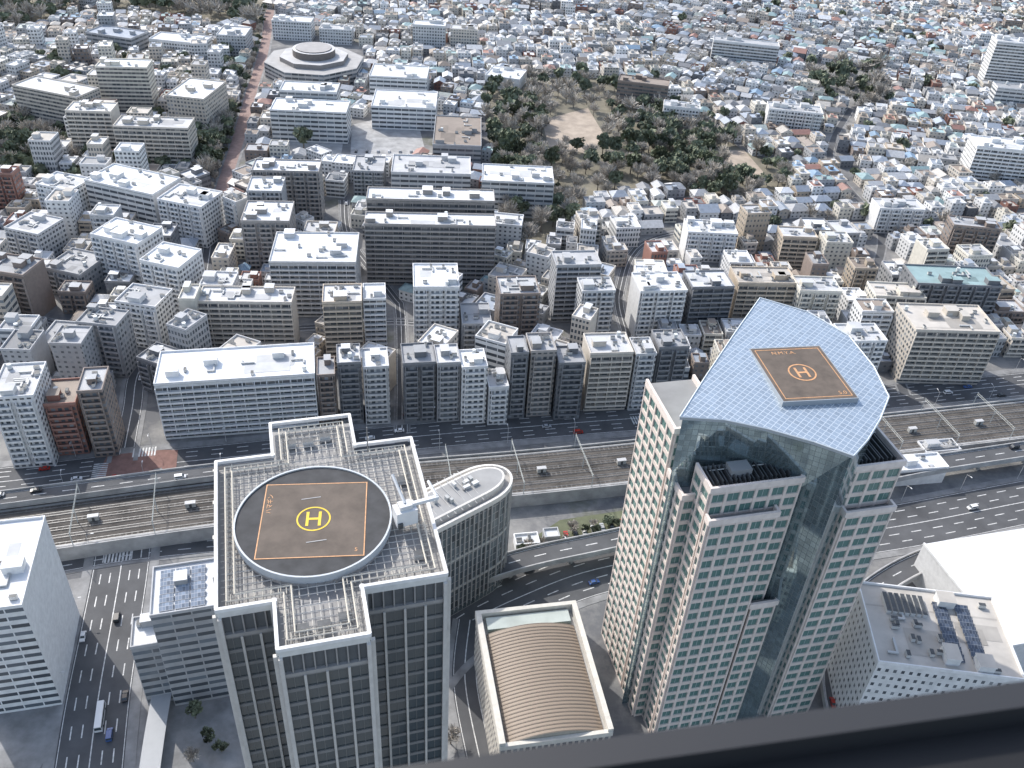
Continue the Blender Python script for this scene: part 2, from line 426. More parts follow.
# ------------------------------------------------------------------ palettes; dark tones lifted and softened to stand in for haze
WC = {'white': (.70, .70, .695), 'pale grey': (.55, .555, .56), 'beige': (.55, .505, .445), 'brown': (.24, .195, .17), 'dark grey': (.18, .186, .20),
      'tan': (.46, .39, .31), 'brick red': (.28, .145, .115), 'grey': (.36, .365, .375), 'cream': (.63, .60, .53), 'taupe': (.31, .29, .275)}
RC = {'white': (.66, .675, .69), 'pale grey': (.52, .53, .545), 'grey': (.36, .37, .385), 'blue-grey': (.32, .365, .43), 'teal': (.29, .41, .42), 'green-grey': (.37, .41, .39),
      'brown': (.28, .235, .20), 'dark grey': (.19, .197, .21), 'red': (.34, .19, .155), 'blue': (.23, .34, .46), 'beige': (.47, .44, .40)}

tank = MB(); tank.beam((0, 0, .6), (0, 0, 2.6), 1.0, 'paint', (.6, .62, .62), n=10); tank.box(-.8, .8, -.8, .8, 0, .6, 'concrete')
TANK = tank.data('water_tank')
ac = MB(); ac.box(-1.1, 1.1, -.6, .6, .2, 1.6, 'paint', (.5, .5, .49), top='louver'); ac.box(-1.0, 1.0, -.5, .5, 0, .2, 'louver')
AC = ac.data('air_conditioner')
duct = MB(); duct.box(-3, 3, -.35, .35, .3, .9, 'paint', (.45, .46, .46)); duct.box(-3, -2.3, .35, 3, .3, .9, 'paint', (.45, .46, .46)); duct.box(-2.9, -2.4, 2, 2.6, 0, .3, 'louver')
DUCT = duct.data('roof_duct')

def building(cx, cy, yaw, w, d, h, style='mid', wall='white', roof='pale grey', detail=2, name='apartment_building', cat='apartment building', label=None, group=None):
    occupy(cx, cy, w / 2, d / 2, yaw)
    f1, f2 = R.uniform(.85, 1.08), R.uniform(.82, 1.1)
    wc = tuple(c * f1 for c in WC[wall]); rc = tuple(min(.76, c * f2) for c in RC[roof])
    X, Y = w / 2, d / 2
    mb = MB()
    fr = 'wall_' + style
    L = [((-X, -Y), (X, -Y)), ((X, -Y), (X, Y)), ((X, Y), (-X, Y)), ((-X, Y), (-X, -Y))]
    sidestyle = {'gallery': 'wall_mid', 'mid': 'wall_mid', 'ribbon': 'wall_ribbon', 'office': 'wall_office', 'plain': 'wall_plain', 'house': 'wall_house', 'small': 'wall_small'}[style]
    for k, (a, b) in enumerate(L):
        ln = math.hypot(b[0] - a[0], b[1] - a[1])
        mt = fr if k in (0, 2) else (sidestyle if (detail < 2 or R.random() < .75) else 'wall_plain')
        mb.face([(*a, 0), (*b, 0), (*b, h), (*a, h)], mt, wc, [(0, 0), (ln, 0), (ln, h), (0, h)])
    mb.face([(-X, -Y, h), (X, -Y, h), (X, Y, h), (-X, Y, h)], 'roof_flat', rc)
    label = label or f'{wall} {cat} with {roof} flat roof among its neighbours'
    top = obj(name, mb, loc=(cx, cy, 0), yaw=yaw, label=label, category=cat, group=group)
    rb = MB(); t = .3; ph = 1.0; pc = tuple(min(.74, c * 1.1 + .04) for c in wc)
    rb.box(-X - .1, X + .1, -Y - .1, -Y + t, h - .3, h + ph, 'wall_plain', pc); rb.box(-X - .1, X + .1, Y - t, Y + .1, h - .3, h + ph, 'wall_plain', pc)
    rb.box(-X - .1, -X + t, -Y + t, Y - t, h - .3, h + ph, 'wall_plain', pc); rb.box(X - t, X + .1, -Y + t, Y - t, h - .3, h + ph, 'wall_plain', pc)
    rb.face([(-X + t, -Y + t, h + .1), (X - t, -Y + t, h + .1), (X - t, Y - t, h + .1), (-X + t, Y - t, h + .1)], 'roof_flat', rc)
    if w > 12 and detail > 1 and R.random() < .6:
        y0 = R.uniform(-Y + 1, Y - 2.5); rb.face([(-X + 1, y0, h + .13), (X - 1, y0, h + .13), (X - 1, y0 + .7, h + .13), (-X + 1, y0 + .7, h + .13)], 'roof_flat', tuple(c * .8 for c in rc))
    if detail > 1 and w > 14:
        for pi in range(1 if w < 25 else 3):
            a0 = R.uniform(-X * .8, X * .3); b0 = R.uniform(-Y * .8, 0); a1 = min(X - 1, a0 + R.uniform(.3, .8) * X); b1 = b0 + R.uniform(.3, .8) * Y; q = R.uniform(.6, .88); zz = h + .16 + pi * .03
            rb.face([(a0, b0, zz), (a1, b0, zz), (a1, b1, zz), (a0, b1, zz)], 'roof_flat', tuple(c * q for c in rc))
    obj('roof', rb, top)
    if w > 7 and d > 7:
        for _ in range(1 if w < 26 else 3):
            pw = min(w * .35, R.uniform(3.5, 7)); pd = min(d * .4, R.uniform(3, 6)); px = R.uniform(-X + pw / 2 + .8, X - pw / 2 - .8); py = R.uniform(-Y + pd / 2 + .8, Y - pd / 2 - .8)
            pb = MB(); pb.box(px - pw / 2, px + pw / 2, py - pd / 2, py + pd / 2, h + .1, h + 3.1, 'wall_plain', wc, 'roof_flat', rc)
            pb.box(px - pw / 2 - .2, px + pw / 2 + .2, py - pd / 2 - .2, py + pd / 2 + .2, h + 3.1, h + 3.35, 'wall_plain', pc, 'roof_flat', rc)
            obj('penthouse', pb, top)
    if detail >= 1 and w > 9:
        for _ in range(R.randint(1, 2) if detail == 1 else R.randint(3, 7)):
            obj('air_conditioner', AC, top, (R.uniform(-X + 1.5, X - 1.5), R.uniform(-Y + 1.5, Y - 1.5), h + .12), R.choice([0, math.pi / 2]))
        if R.random() < .5: obj('water_tank', TANK, top, (R.uniform(-X + 2, X - 2), R.uniform(-Y + 2, Y - 2), h + .12))
        if w > 16 and detail > 1:
            for _ in range(R.randint(1, 4)): obj('roof_duct', DUCT, top, (R.uniform(-X + 4, X - 4), R.uniform(-Y + 4, Y - 4), h + .12), R.choice([0, math.pi / 2, math.pi]))
    if detail >= 2 and style in ('gallery', 'mid') and h > 9:
        fh = 2.95 if style == 'gallery' else 3.0
        nf = int(h / fh); bb = MB()
        if style == 'gallery': spans = [(-X + .15, X - .15)]
        else:
            n = max(1, int(w / 7)); spans = [(-X + (i + .12) * w / n, -X + (i + .88) * w / n) for i in range(n)]
        for a, b in spans:
            bb.box(a, b, -Y - 1.3, -Y + .02, 0, .18, 'wall_plain', wc, bottom=True)
            bb.box(a, b, -Y - 1.3, -Y - 1.18, .18, 1.1, 'wall_plain', pc)
            k = max(1, int((b - a) / (5.0 if style == 'gallery' else 6.2)))
            for i in range(k + 1):
                x = a + (b - a) * i / k; x = min(max(x, a + .14), b - .14)
                bb.box(x - .14, x + .14, -Y - 1.36, -Y + .02, .19, fh - .01, 'wall_plain', pc)
        bd = bb.data('balcony')
        for i in range(1, nf):
            obj('balcony', bd, top, (0, 0, i * fh))
    return top
def B(uL, uR, v, h, d, yaw, style='mid', wall='white', roof='pale grey', **k):
    a = P(uL, v, h); b = P(uR, v, h); y = rad(yaw)
    w = (b[0] - a[0]) / max(.5, math.cos(y)) * .98
    mx, my = P((uL + uR) / 2, v, h)
    cx = mx - math.sin(y) * d / 2; cy = my + math.cos(y) * d / 2
    return building(cx, cy, y, w, d, h, style, wall, roof, **k)

E = [
 (156, 315, 380, 31, 25, 13, 'gallery', 'white', 'white', 'long pale slab apartment block with open galleries beside the main road'),
 (317, 335, 376, 30, 14, 12, 'mid', 'brown', 'grey', None), (337, 361, 364, 35, 15, 12, 'mid', 'dark grey', 'pale grey', None),
 (363, 389, 368, 33, 15, 12, 'mid', 'pale grey', 'white', None), (403, 436, 364, 34, 16, 12, 'mid', 'dark grey', 'grey', None),
 (437, 461, 364, 34, 15, 12, 'mid', 'grey', 'pale grey', None), (462, 488, 368, 33, 14, 12, 'mid', 'white', 'white', None),
 (489, 509, 388, 22, 14, 12, 'mid', 'pale grey', 'pale grey', None), (511, 529, 354, 38, 14, 11, 'mid', 'dark grey', 'grey', None),
 (531, 557, 352, 38, 15, 11, 'mid', 'taupe', 'grey', None), (559, 586, 364, 33, 14, 10, 'mid', 'dark grey', 'grey', None),
 (590, 634, 354, 34, 17, 10, 'gallery', 'beige', 'pale grey', None), (636, 657, 355, 33, 14, 10, 'mid', 'pale grey', 'pale grey', None),
 (659, 690, 348, 34, 15, 10, 'mid', 'dark grey', 'grey', None),
 (845, 888, 342, 30, 16, 8, 'mid', 'white', 'pale grey', None),
 (916, 1000, 332, 33, 26, 4, 'gallery', 'beige', 'beige', 'tan stacked apartment block with wide balconies beside the road'),
 (196, 293, 303, 30, 15, 6, 'gallery', 'beige', 'pale grey', 'beige slab apartment block with galleries on each floor'),
 (178, 195, 300, 34, 14, 6, 'plain', 'cream', 'pale grey', None),
 (322, 362, 303, 40, 17, 10, 'gallery', 'tan', 'pale grey', None), (363, 386, 300, 38, 15, 10, 'gallery', 'white', 'white', None),
 (413, 460, 288, 40, 24, 8, 'mid', 'white', 'white', 'tall white apartment tower with stepped roof on the side street'),
 (462, 492, 325, 24, 20, 8, 'mid', 'grey', 'grey', None),
 (500, 541, 295, 36, 18, 10, 'mid', 'brown', 'pale grey', None), (556, 602, 266, 36, 16, 10, 'gallery', 'grey', 'pale grey', None),
 (582, 616, 292, 33, 14, 10, 'mid', 'pale grey', 'pale grey', None), (640, 688, 292, 30, 20, 10, 'mid', 'white', 'white', None),
 (692, 735, 288, 30, 18, 10, 'gallery', 'dark grey', 'white', None), (738, 798, 284, 28, 18, 6, 'gallery', 'tan', 'beige', None),
 (800, 842, 292, 28, 16, 4, 'mid', 'cream', 'pale grey', None),
 (268, 357, 263, 34, 34, 7, 'gallery', 'pale grey', 'white', 'pale apartment block with bright white roof beside the lane'),
 (363, 498, 226, 39, 15, 6, 'gallery', 'taupe', 'white', 'wide grey-brown slab apartment block with white roof'),
 (365, 497, 201, 43, 16, 6, 'gallery', 'taupe', 'white', 'wide grey-brown slab apartment block with white roof'),
 (240, 290, 222, 34, 26, 7, 'mid', 'taupe', 'white', None), (246, 282, 192, 36, 20, 7, 'mid', 'grey', 'white', None), (250, 320, 172, 36, 18, 6, 'mid', 'taupe', 'white', None),
 (481, 555, 183, 25, 28, 3, 'ribbon', 'pale grey', 'white', 'pale office-like block with ribbon windows and flat roof'),
 (390, 472, 174, 22, 30, 5, 'ribbon', 'pale grey', 'pale grey', None), (352, 384, 172, 18, 26, 5, 'mid', 'grey', 'grey', None),
 (370, 437, 108, 18, 40, 4, 'ribbon', 'white', 'white', 'white hall with broad flat roof beside a car park'),
 (432, 482, 146, 16, 60, 4, 'ribbon', 'grey', 'brown', 'low grey hall with broad brownish flat roof'),
 (368, 428, 78, 20, 34, 3, 'ribbon', 'white', 'white', None), (268, 348, 112, 24, 26, 4, 'ribbon', 'white', 'white', 'large white library building with fins and layered flat roof'),
 (278, 338, 92, 29, 22, 4, 'ribbon', 'pale grey', 'white', 'stepped upper block of the pale library with flat roof'),
 (270, 312, 22, 18, 20, 2, 'mid', 'white', 'white', None), (318, 352, 30, 14, 16, 2, 'mid', 'white', 'pale grey', None),
 (2, 86, 92, 32, 24, -17, 'gallery', 'beige', 'pale grey', 'long beige apartment block turned towards the park trees'), (94, 148, 68, 44, 20, 8, 'gallery', 'cream', 'white', None),
 (64, 112, 112, 36, 18, 6, 'gallery', 'beige', 'white', None), (111, 190, 128, 32, 20, 5, 'gallery', 'beige', 'pale grey', None), (163, 206, 98, 32, 42, -6, 'mid', 'beige', 'white', None),
 (76, 160, 188, 27, 28, -17, 'ribbon', 'white', 'white', 'wide pale institutional block with equipment on its roof'), (31, 75, 188, 23, 20, -14, 'mid', 'white', 'white', None),
 (153, 205, 204, 27, 24, -14, 'mid', 'white', 'white', None), (85, 142, 240, 31, 22, -16, 'mid', 'white', 'white', None), (136, 182, 265, 31, 22, -14, 'mid', 'white', 'white', None),
 (40, 84, 272, 16, 24, -14, 'mid', 'grey', 'grey', None), (0, 42, 232, 20, 22, -14, 'mid', 'pale grey', 'pale grey', None), (-40, 28, 272, 28, 18, -8, 'gallery', 'brown', 'grey', None),
 (-10, 33, 398, 38, 24, 13, 'mid', 'white', 'pale grey', 'white office block with rooftop machinery at the junction'), (42, 75, 405, 28, 18, 13, 'mid', 'brick red', 'brown', None), (77, 102, 392, 36, 17, 13, 'mid', 'brown', 'grey', None),
 (74, 118, 325, 30, 14, -4, 'mid', 'grey', 'grey', None), (112, 158, 305, 26, 18, -8, 'mid', 'white', 'grey', None), (36, 72, 345, 18, 20, 0, 'mid', 'pale grey', 'grey', None),
 (80, 136, 36, 18, 26, -14, 'ribbon', 'grey', 'blue-grey', None), (145, 205, 42, 16, 24, -6, 'mid', 'white', 'pale grey', None), (215, 246, 36, 20, 30, 4, 'mid', 'pale grey', 'white', None),
 (688, 738, 234, 20, 18, 2, 'mid', 'white', 'white', None), (783, 818, 238, 22, 14, 3, 'gallery', 'tan', 'pale grey', None),
 (876, 926, 298, 24, 16, 2, 'gallery', 'cream', 'beige', None), (918, 1002, 286, 30, 22, 3, 'mid', 'dark grey', 'teal', 'dark apartment block with teal-tinted roof facing the road'),
 (618, 668, 84, 22, 18, -10, 'gallery', 'brown', 'brown', 'dark brown apartment block standing among small houses'), (715, 778, 44, 22, 16, -8, 'gallery', 'pale grey', 'grey', None),
 (980, 1040, 150, 28, 24, -6, 'gallery', 'white', 'white', None), (1000, 1040, 44, 46, 20, -6, 'gallery', 'white', 'pale grey', None), (1000, 1040, 90, 20, 16, -6, 'ribbon', 'pale grey', 'grey', None),
 (770, 822, 112, 18, 18, -6, 'mid', 'white', 'pale grey', None), (412, 446, 26, 22, 16, 2, 'mid', 'pale grey', 'white', None), (450, 478, 30, 20, 16, 2, 'mid', 'beige', 'pale grey', None),
 (664, 700, 108, 16, 14, -6, 'mid', 'white', 'pale grey', None), (484, 520, 78, 10, 30, -12, 'plain', 'white', 'white', None), (880, 925, 210, 18, 16, 4, 'mid', 'white', 'pale grey', None), (955, 1000, 228, 26, 14, -4, 'mid', 'brown', 'grey', None),
]
for e in E:
    uL, uR, v, h, d, yaw, st, wl, rf, lb = e
    B(uL, uR, v, h, d, yaw, st, wl, rf, detail=2 if v > 100 else 1, label=lb)

# ------------------------------------------------------------------ procedural quarters
PARK = [PK0,
        ((-60, -60), (270, -60), (268, 30), (150, 18), (90, 8), (-60, 60)), ((0, 150), (60, 130), (66, 160), (0, 190)), ((205, 130), (230, 100), (236, 140), (215, 190), (185, 170)),
        ((800, 62), (880, 70), (890, 112), (820, 105)), ((270, 135), (345, 128), (345, 160), (262, 160)), ((350, 168), (352, 120), (372, 112), (432, 128), (430, 150), (390, 170)), ((40, 170), (0, 160), (0, 120), (60, 110)), ((262, 90), (262, 45), (360, 45), (362, 85))]
MID = [((-80, 190), (235, 160), (240, 440), (-80, 500)), ((235, 160), (350, 150), (500, 240), (620, 235), (860, 245), (1100, 225), (1100, 430), (240, 460)), ((-80, 40), (240, 40), (236, 200), (-80, 210))]
def mainY(x):
    for i in range(len(MAIN) - 1):
        a, b = MAIN[i], MAIN[i + 1]
        if a[0] <= x <= b[0]: return a[1] + (b[1] - a[1]) * (x - a[0]) / (b[0] - a[0])
    return MAIN[0][1] if x < MAIN[0][0] else MAIN[-1][1]
districts = []
for i in range(34):
    y = R.uniform(380, 1300); x = R.uniform(-.75, .75) * (y + 150)
    districts.append((x, y, rad(R.choice([12, 8, 4, -8, -18, 25, -30, 16]) + R.uniform(-5, 5))))
cand = []
for di, (dx0, dy0, dyaw) in enumerate(districts):
    c, s_ = math.cos(dyaw), math.sin(dyaw)
    yy = -520.0; row = 0
    while yy < 520:
        dep = R.uniform(9.5, 13.5)
        xx = -520.0 + R.uniform(0, 8); k = 0
        while xx < 520:
            w = R.choice([R.uniform(8, 11), R.uniform(9, 13), R.uniform(10, 16)])
            x = dx0 + c * (xx + w / 2) - s_ * (yy + dep / 2); y = dy0 + s_ * (xx + w / 2) + c * (yy + dep / 2)
            xx += w + R.uniform(.5, 1.3); k += 1
            if k % 8 == 0: xx += 3.5
            if y < 330 or y > 1420: continue
            u, v = proj(x, y)
            if u < -70 or u > 1100 or v < -60: continue
            nearest = min(range(len(districts)), key=lambda j: (districts[j][0] - x) ** 2 + (districts[j][1] - y) ** 2)
            if nearest != di: continue
            cand.append((y, x, y, w, dep, dyaw, u, v))
        yy += dep + .8 + (3.5 if row % 2 else 0); row += 1
cand.sort()
nh = nm_ = 0
houses = MB()
WK = ['white'] * 5 + ['cream'] * 3 + ['pale grey'] * 5 + ['beige'] * 4 + ['grey'] * 3 + ['brown', 'dark grey', 'tan', 'brick red']
RK = ['grey'] * 6 + ['blue-grey'] * 7 + ['pale grey'] * 5 + ['beige'] * 3 + ['white'] * 2 + ['dark grey'] * 4 + ['teal'] * 2 + ['brown'] * 4 + ['green-grey'] * 1 + ['red', 'blue']
def house_geo(wb, rb, x, y, c, s_, w, d, h, kind, wc, rc):
    X, Y = w / 2, d / 2
    def T(a, b, z): return (x + a * c - b * s_, y + a * s_ + b * c, z)
    L = [(-X, -Y), (X, -Y), (X, Y), (-X, Y)]
    for k in range(4):
        a, b = L[k], L[(k + 1) % 4]; ln = w if k % 2 == 0 else d
        wb.face([T(*a, 0), T(*b, 0), T(*b, h), T(*a, h)], 'wall_house' if h < 11 else 'wall_mid', wc, [(0, 0), (ln, 0), (ln, h), (0, h)])
    o = .5
    if kind == 'flat':
        rb.face([T(*a, h) for a in L], 'roof_flat', rc)
        for k in range(4):
            a, b = L[k], L[(k + 1) % 4]; q = .94
            rb.face([T(*a, h), T(*b, h), T(*b, h + .7), T(*a, h + .7)], 'wall_plain', wc)
            ai, bi = (a[0] * q, a[1] * q), (b[0] * q, b[1] * q)
            rb.face([T(*a, h + .7), T(*b, h + .7), T(*bi, h + .7), T(*ai, h + .7)], 'wall_plain', wc)
            rb.face([T(*bi, h), T(*ai, h), T(*ai, h + .7), T(*bi, h + .7)], 'wall_plain', wc)
        q = (R.uniform(-X * .4, X * .4), R.uniform(-Y * .4, Y * .4)); e = 1.5
        L2 = [(q[0] - e, q[1] - e), (q[0] + e, q[1] - e), (q[0] + e, q[1] + e), (q[0] - e, q[1] + e)]
        for k in range(4):
            a, b = L2[k], L2[(k + 1) % 4]; rb.face([T(*a, h), T(*b, h), T(*b, h + 2.4), T(*a, h + 2.4)], 'wall_plain', wc)
        rb.face([T(*a, h + 2.4) for a in L2], 'roof_flat', rc)
    else:
        hh = min(w, d) * R.uniform(.2, .3); along = w >= d
        ins = 0 if kind == 'gable' else min(w, d) * .45
        z0 = h - .15
        if along: r0, r1 = (-X - o + ins, 0), (X + o - ins, 0)
        else: r0, r1 = (0, -Y - o + ins), (0, Y + o - ins)
        C = [(-X - o, -Y - o), (X + o, -Y - o), (X + o, Y + o), (-X - o, Y + o)]
        if along: fs = [(C[0], C[1], r1, r0), (C[2], C[3], r0, r1), (C[1], C[2], r1), (C[3], C[0], r0)]
        else: fs = [(C[1], C[2], r1, r0), (C[3], C[0], r0, r1), (C[0], C[1], r0), (C[2], C[3], r1)]
        for f in fs:
            pts = [T(*q, h + hh if (q == r0 or q == r1) else z0) for q in f]
            rb.face(pts, 'roof_tile' if (kind == 'hip' or len(f) == 4) else 'wall_plain', rc if (kind == 'hip' or len(f) == 4) else wc)
        rb.face([T(*q, z0 - .02) for q in reversed(C)], 'wall_plain', wc)
for _, x, y, w, d, yaw, u, v in cand:
    if y < mainY(x) + 14: continue
    if any(pip(p, u, v) for p in PARK): continue
    mid = any(pip(p, u, v) for p in MID)
    r = R.random()
    if mid or r < .05:
        w2, d2 = w * R.uniform(1.0, 1.5), d * R.uniform(1.0, 1.4)
        if v > 360: h = R.uniform(18, 32)
        elif mid: h = R.choice([R.uniform(8, 14), R.uniform(11, 22), R.uniform(16, 30)])
        else: h = R.uniform(10, 17)
        ok = free(x, y, w2 / 2, d2 / 2, yaw)
        if not ok: w2, d2, h = w * .88, d * .88, R.uniform(7, 14); ok = free(x, y, w2 / 2, d2 / 2, yaw)
        if ok:
            wl = R.choice(WK if mid else ['white'] * 3 + ['pale grey', 'beige', 'brown', 'cream', 'beige']); rf = R.choice(['pale grey'] * 6 + ['white'] * 5 + ['grey'] * 4 + ['beige'] * 3 + ['blue-grey', 'green-grey', 'dark grey', 'brown'])
            if nm_ < 285:
                nm_ += 1
                building(x, y, yaw, w2, d2, h, R.choice(['mid', 'mid', 'gallery', 'house', 'office', 'small', 'ribbon']), wl, rf, detail=2 if y < 540 else 0)
            else:
                occupy(x, y, w2 / 2, d2 / 2, yaw); house_geo(houses, houses, x, y, math.cos(yaw), math.sin(yaw), w2, d2, h, 'flat', WC[wl], RC[rf])
            continue
    if R.random() < .03: continue
    w, d = w * R.uniform(.84, 1), d * R.uniform(.8, 1)
    if not free(x, y, w / 2, d / 2, yaw, .3):
        w, d = w * .75, d * .75
        if not free(x, y, w / 2, d / 2, yaw, .2): continue
    occupy(x, y, w / 2, d / 2, yaw)
    wl = R.choice(WK); rf = R.choice(RK); f = R.uniform(.78, 1.08); f2 = R.uniform(.78, 1.1)
    wc = tuple(q * f for q in WC[wl]); rc = tuple(min(.8, q * f2) for q in RC[rf])
    kind = R.choice(['flat', 'hip', 'gable', 'gable', 'hip', 'flat', 'flat']); h = R.uniform(5, 7.5) if kind != 'flat' else R.uniform(6, 10.5)
    if nh < 298:
        nh += 1; wb, rb = MB(), MB(); house_geo(wb, rb, 0, 0, 1, 0, w, d, h, kind, wc, rc)
        t = obj('house', wb, loc=(x, y, 0), yaw=yaw, label=f'{wl} house with {rf} {"flat" if kind == "flat" else "pitched"} roof among dense houses', category='house')
        obj('roof', rb, t)
    else:
        house_geo(houses, houses, x, y, math.cos(yaw), math.sin(yaw), w, d, h, kind, wc, rc)
obj('houses', houses, kind='stuff', label='dense mass of small far-off city houses with mixed roofs', category='houses')

cx, cy = P(315, 66, 8); mb = MB()
def ngon(cx, cy, r, n, ph=0): return [(cx + r * math.cos(2 * math.pi * i / n + ph), cy + r * math.sin(2 * math.pi * i / n + ph)) for i in range(n)]
mb.prism(ngon(0, 0, 45, 8, .39), 0, 14, 'wall_ribbon', (.45, .44, .43), 'roof_flat', (.36, .355, .35)); mb.prism(ngon(0, 0, 31, 8, .39), 14, 18, 'wall_plain', (.25, .23, .22), 'roof_flat', (.45, .45, .455))
t = obj('octagonal_hall', mb, loc=(cx, cy, 0), label='low octagonal hall with a round drum on its roof', category='hall')
mb = MB(); mb.prism(ngon(0, 0, 19, 24), 18, 24, 'wall_plain', (.16, .14, .13), 'roof_flat', (.52, .52, .53)); mb.prism(ngon(0, 0, 16, 24), 24, 24.8, 'wall_plain', (.2, .18, .17), 'roof_flat', (.32, .31, .31))
obj('roof_drum', mb, t)

# ------------------------------------------------------------------ trees
def crown_geo(mb, kind, r, off=(0, 0, 0), s=1.0, nq=30):
    O = Vector(off)
    clumps = [(Vector((r.gauss(0, 1), r.gauss(0, 1), r.gauss(0, .7))).normalized() * r.uniform(1.2, 3.2), r.uniform(1.0, 2.0), r.uniform(.6, 1.4)) for _ in range(15)]
    k = 1.0 if nq >= 30 else math.sqrt(30 / nq)
    for c, cr, sh in clumps:
        for _ in range(nq):
            q = c + Vector((r.gauss(0, 1), r.gauss(0, 1), r.gauss(0, 1))).normalized() * cr * r.uniform(.5, 1)
            q.z = q.z * .8 + 6.2
            a = Vector((r.gauss(0, 1), r.gauss(0, 1), r.gauss(0, 1))).normalized(); b = a.orthogonal().normalized()
            if kind == 'green':
                a *= r.uniform(.35, .75) * k; b *= r.uniform(.3, .65) * k; base = (.135 * sh, .155 * sh, .10 * sh)
            else:
                a = (q - Vector((0, 0, 3.5))).normalized() + a * .6; a *= r.uniform(.7, 1.2) * min(k, 1.3); b *= .11 * k
                base = (.38 * sh, .35 * sh, .31 * sh)
            mb.face([tuple(O + (q + sa * a + sb * b) * s) for sa, sb in ((-1, -1), (1, -1), (1, 1), (-1, 1))], 'foliage', base)
def crown_mesh(kind, seed):
    mb = MB(); crown_geo(mb, kind, random.Random(seed), nq=34 if kind == 'green' else 36); return mb.data('crown')
def trunk_mesh(seed):
    r = random.Random(seed); mb = MB(); mb.beam((0, 0, 0), (.1, .1, 3.6), .32, 'bark', r2=.2, n=6)
    for i in range(7):
        a = r.uniform(0, 6.28); q = (math.cos(a) * r.uniform(1.4, 2.6), math.sin(a) * r.uniform(1.4, 2.6), r.uniform(5, 7.6))
        mb.beam((.1, .1, r.uniform(2.4, 3.6)), q, .15, 'bark', r2=.05, n=5)
    return mb.data('tree')
GC = [crown_mesh('green', i) for i in range(5)]; BC = [crown_mesh('bare', i + 20) for i in range(4)]; TR = [trunk_mesh(i) for i in range(4)]
nt_ = 0; woods = MB(); wr = random.Random(5)
def tree(x, y, s, kind='green', z=0, label=None, stuff=False):
    global nt_
    if stuff or nt_ >= 295:
        crown_geo(woods, kind, wr, (x, y, z), s, 9); woods.beam((x, y, 0), (x, y, 4.5 * s), .3, 'bark', r2=.15); return
    nt_ += 1
    t = obj('tree', R.choice(TR), loc=(x, y, z), yaw=R.uniform(0, 6.28), label=label or ('dark evergreen tree with dense clumped crown' if kind == 'green' else 'leafless winter tree with brown twiggy crown'), category='tree')
    t.scale = (s, s, s * R.uniform(.85, 1.2))
    obj('crown', R.choice(GC if kind == 'green' else BC), t)
def scatter(poly, n, smin=.9, smax=1.6, bare=.35, mind=5.5, nind=9999):
    placed = []; us = [p[0] for p in poly]; vs = [p[1] for p in poly]; tries = 0
    while len(placed) < n and tries < n * 30:
        tries += 1
        u, v = R.uniform(min(us), max(us)), R.uniform(min(vs), max(vs))
        if not pip(poly, u, v) or any(pip(q, u, v) for q in CLEAR): continue
        x, y = P(u, v)
        if any((x - a) ** 2 + (y - b) ** 2 < mind * mind for a, b in placed): continue
        if not free(x, y, 1.5, 1.5, 0, .5): continue
        placed.append((x, y))
    placed.sort(key=lambda p: p[1])
    for i, (x, y) in enumerate(placed): tree(x, y, R.uniform(smin, smax), 'bare' if R.random() < bare else 'green', stuff=i >= nind)
x, y = P(304, 150); tree(x, y, 1.9, 'green', label='single round evergreen tree standing on the plaza')
scatter(((455, 680), (475, 670), (475, 750), (450, 745)), 10, .6, .9, .2, 4)
scatter(((505, 560), (600, 520), (640, 520), (560, 555)), 12, .4, .7, .3, 4)
scatter(((185, 715), (235, 700), (240, 768), (190, 768)), 4, .6, .8, .4, 5)
for k, (x, y, a) in enumerate(walk(offs(MOM, 6), 16)): tree(x, y, R.uniform(.7, 1.0), R.choice(['green', 'bare']))
scatter(((0, 120), (60, 110), (66, 160), (0, 190)), 24, 1.2, 1.9, .5, 7); scatter(PARK[3], 22, 1.2, 1.8, .4)
scatter(PK0, 220, 1.1, 1.8, .55, 8, 140)
scatter(((490, 95), (540, 90), (545, 160), (505, 200), (495, 150)), 26, 1.3, 1.8, .1, 7, 20)
scatter(((640, 110), (700, 118), (760, 175), (740, 200), (650, 180)), 36, 1.3, 1.8, .05, 7, 20)
scatter(((-40, 0), (250, 0), (262, 28), (150, 15), (90, 5), (-40, 60)), 130, 1.6, 2.4, .5, 9, 12)
scatter(PARK[4], 34, 1.4, 2.1, .5, 8, 8)
scatter(((0, 60), (240, 50), (236, 190), (0, 200)), 110, 1.0, 1.8, .5, 8, 10)
scatter(((560, 0), (1024, 0), (1024, 240), (700, 240)), 120, .8, 1.5, .4, 12, 5)
obj('woodland', woods, kind='stuff', label='mass of far-off park and street trees', category='trees')

# ------------------------------------------------------------------ tower with round helipad
yaw = rad(17); ox, oy = P(213, 612, 152); ZT = 152.0
ST = (.50, .48, .45)
outline = [(.7, 0), (10, 0), (10, -10), (24.3, -10), (24.3, 0), (39, 0), (39, 37), (27.5, 37), (27.5, 47), (11.5, 47), (11.5, 37), (.7, 37)]
cxy = lambda lx, ly: (ox + lx * math.cos(yaw) - ly * math.sin(yaw), oy + lx * math.sin(yaw) + ly * math.cos(yaw))
c = cxy(19.5, 18); occupy(*c, 21, 29, yaw)
def win_unit(mb, T, w, h, frame, pane, fcol):
    t = .12
    def q(pts, mat, col=(.5, .5, .5)): mb.face([T(*p) for p in pts], mat, col, [(p[0], p[2]) for p in pts])
    for x0, x1, z0, z1 in ((0, w, 0, t), (0, w, h - t, h), (0, t, t, h - t), (w - t, w, t, h - t), (w / 2 - t / 2, w / 2 + t / 2, t, h - t)):
        q([(x0, -.08, z0), (x1, -.08, z0), (x1, -.08, z1), (x0, -.08, z1)], frame, fcol)
    q([(x1_, 0, z1_) for x1_, z1_ in ((t, t), (w - t, t), (w - t, h - t), (t, h - t))], pane)
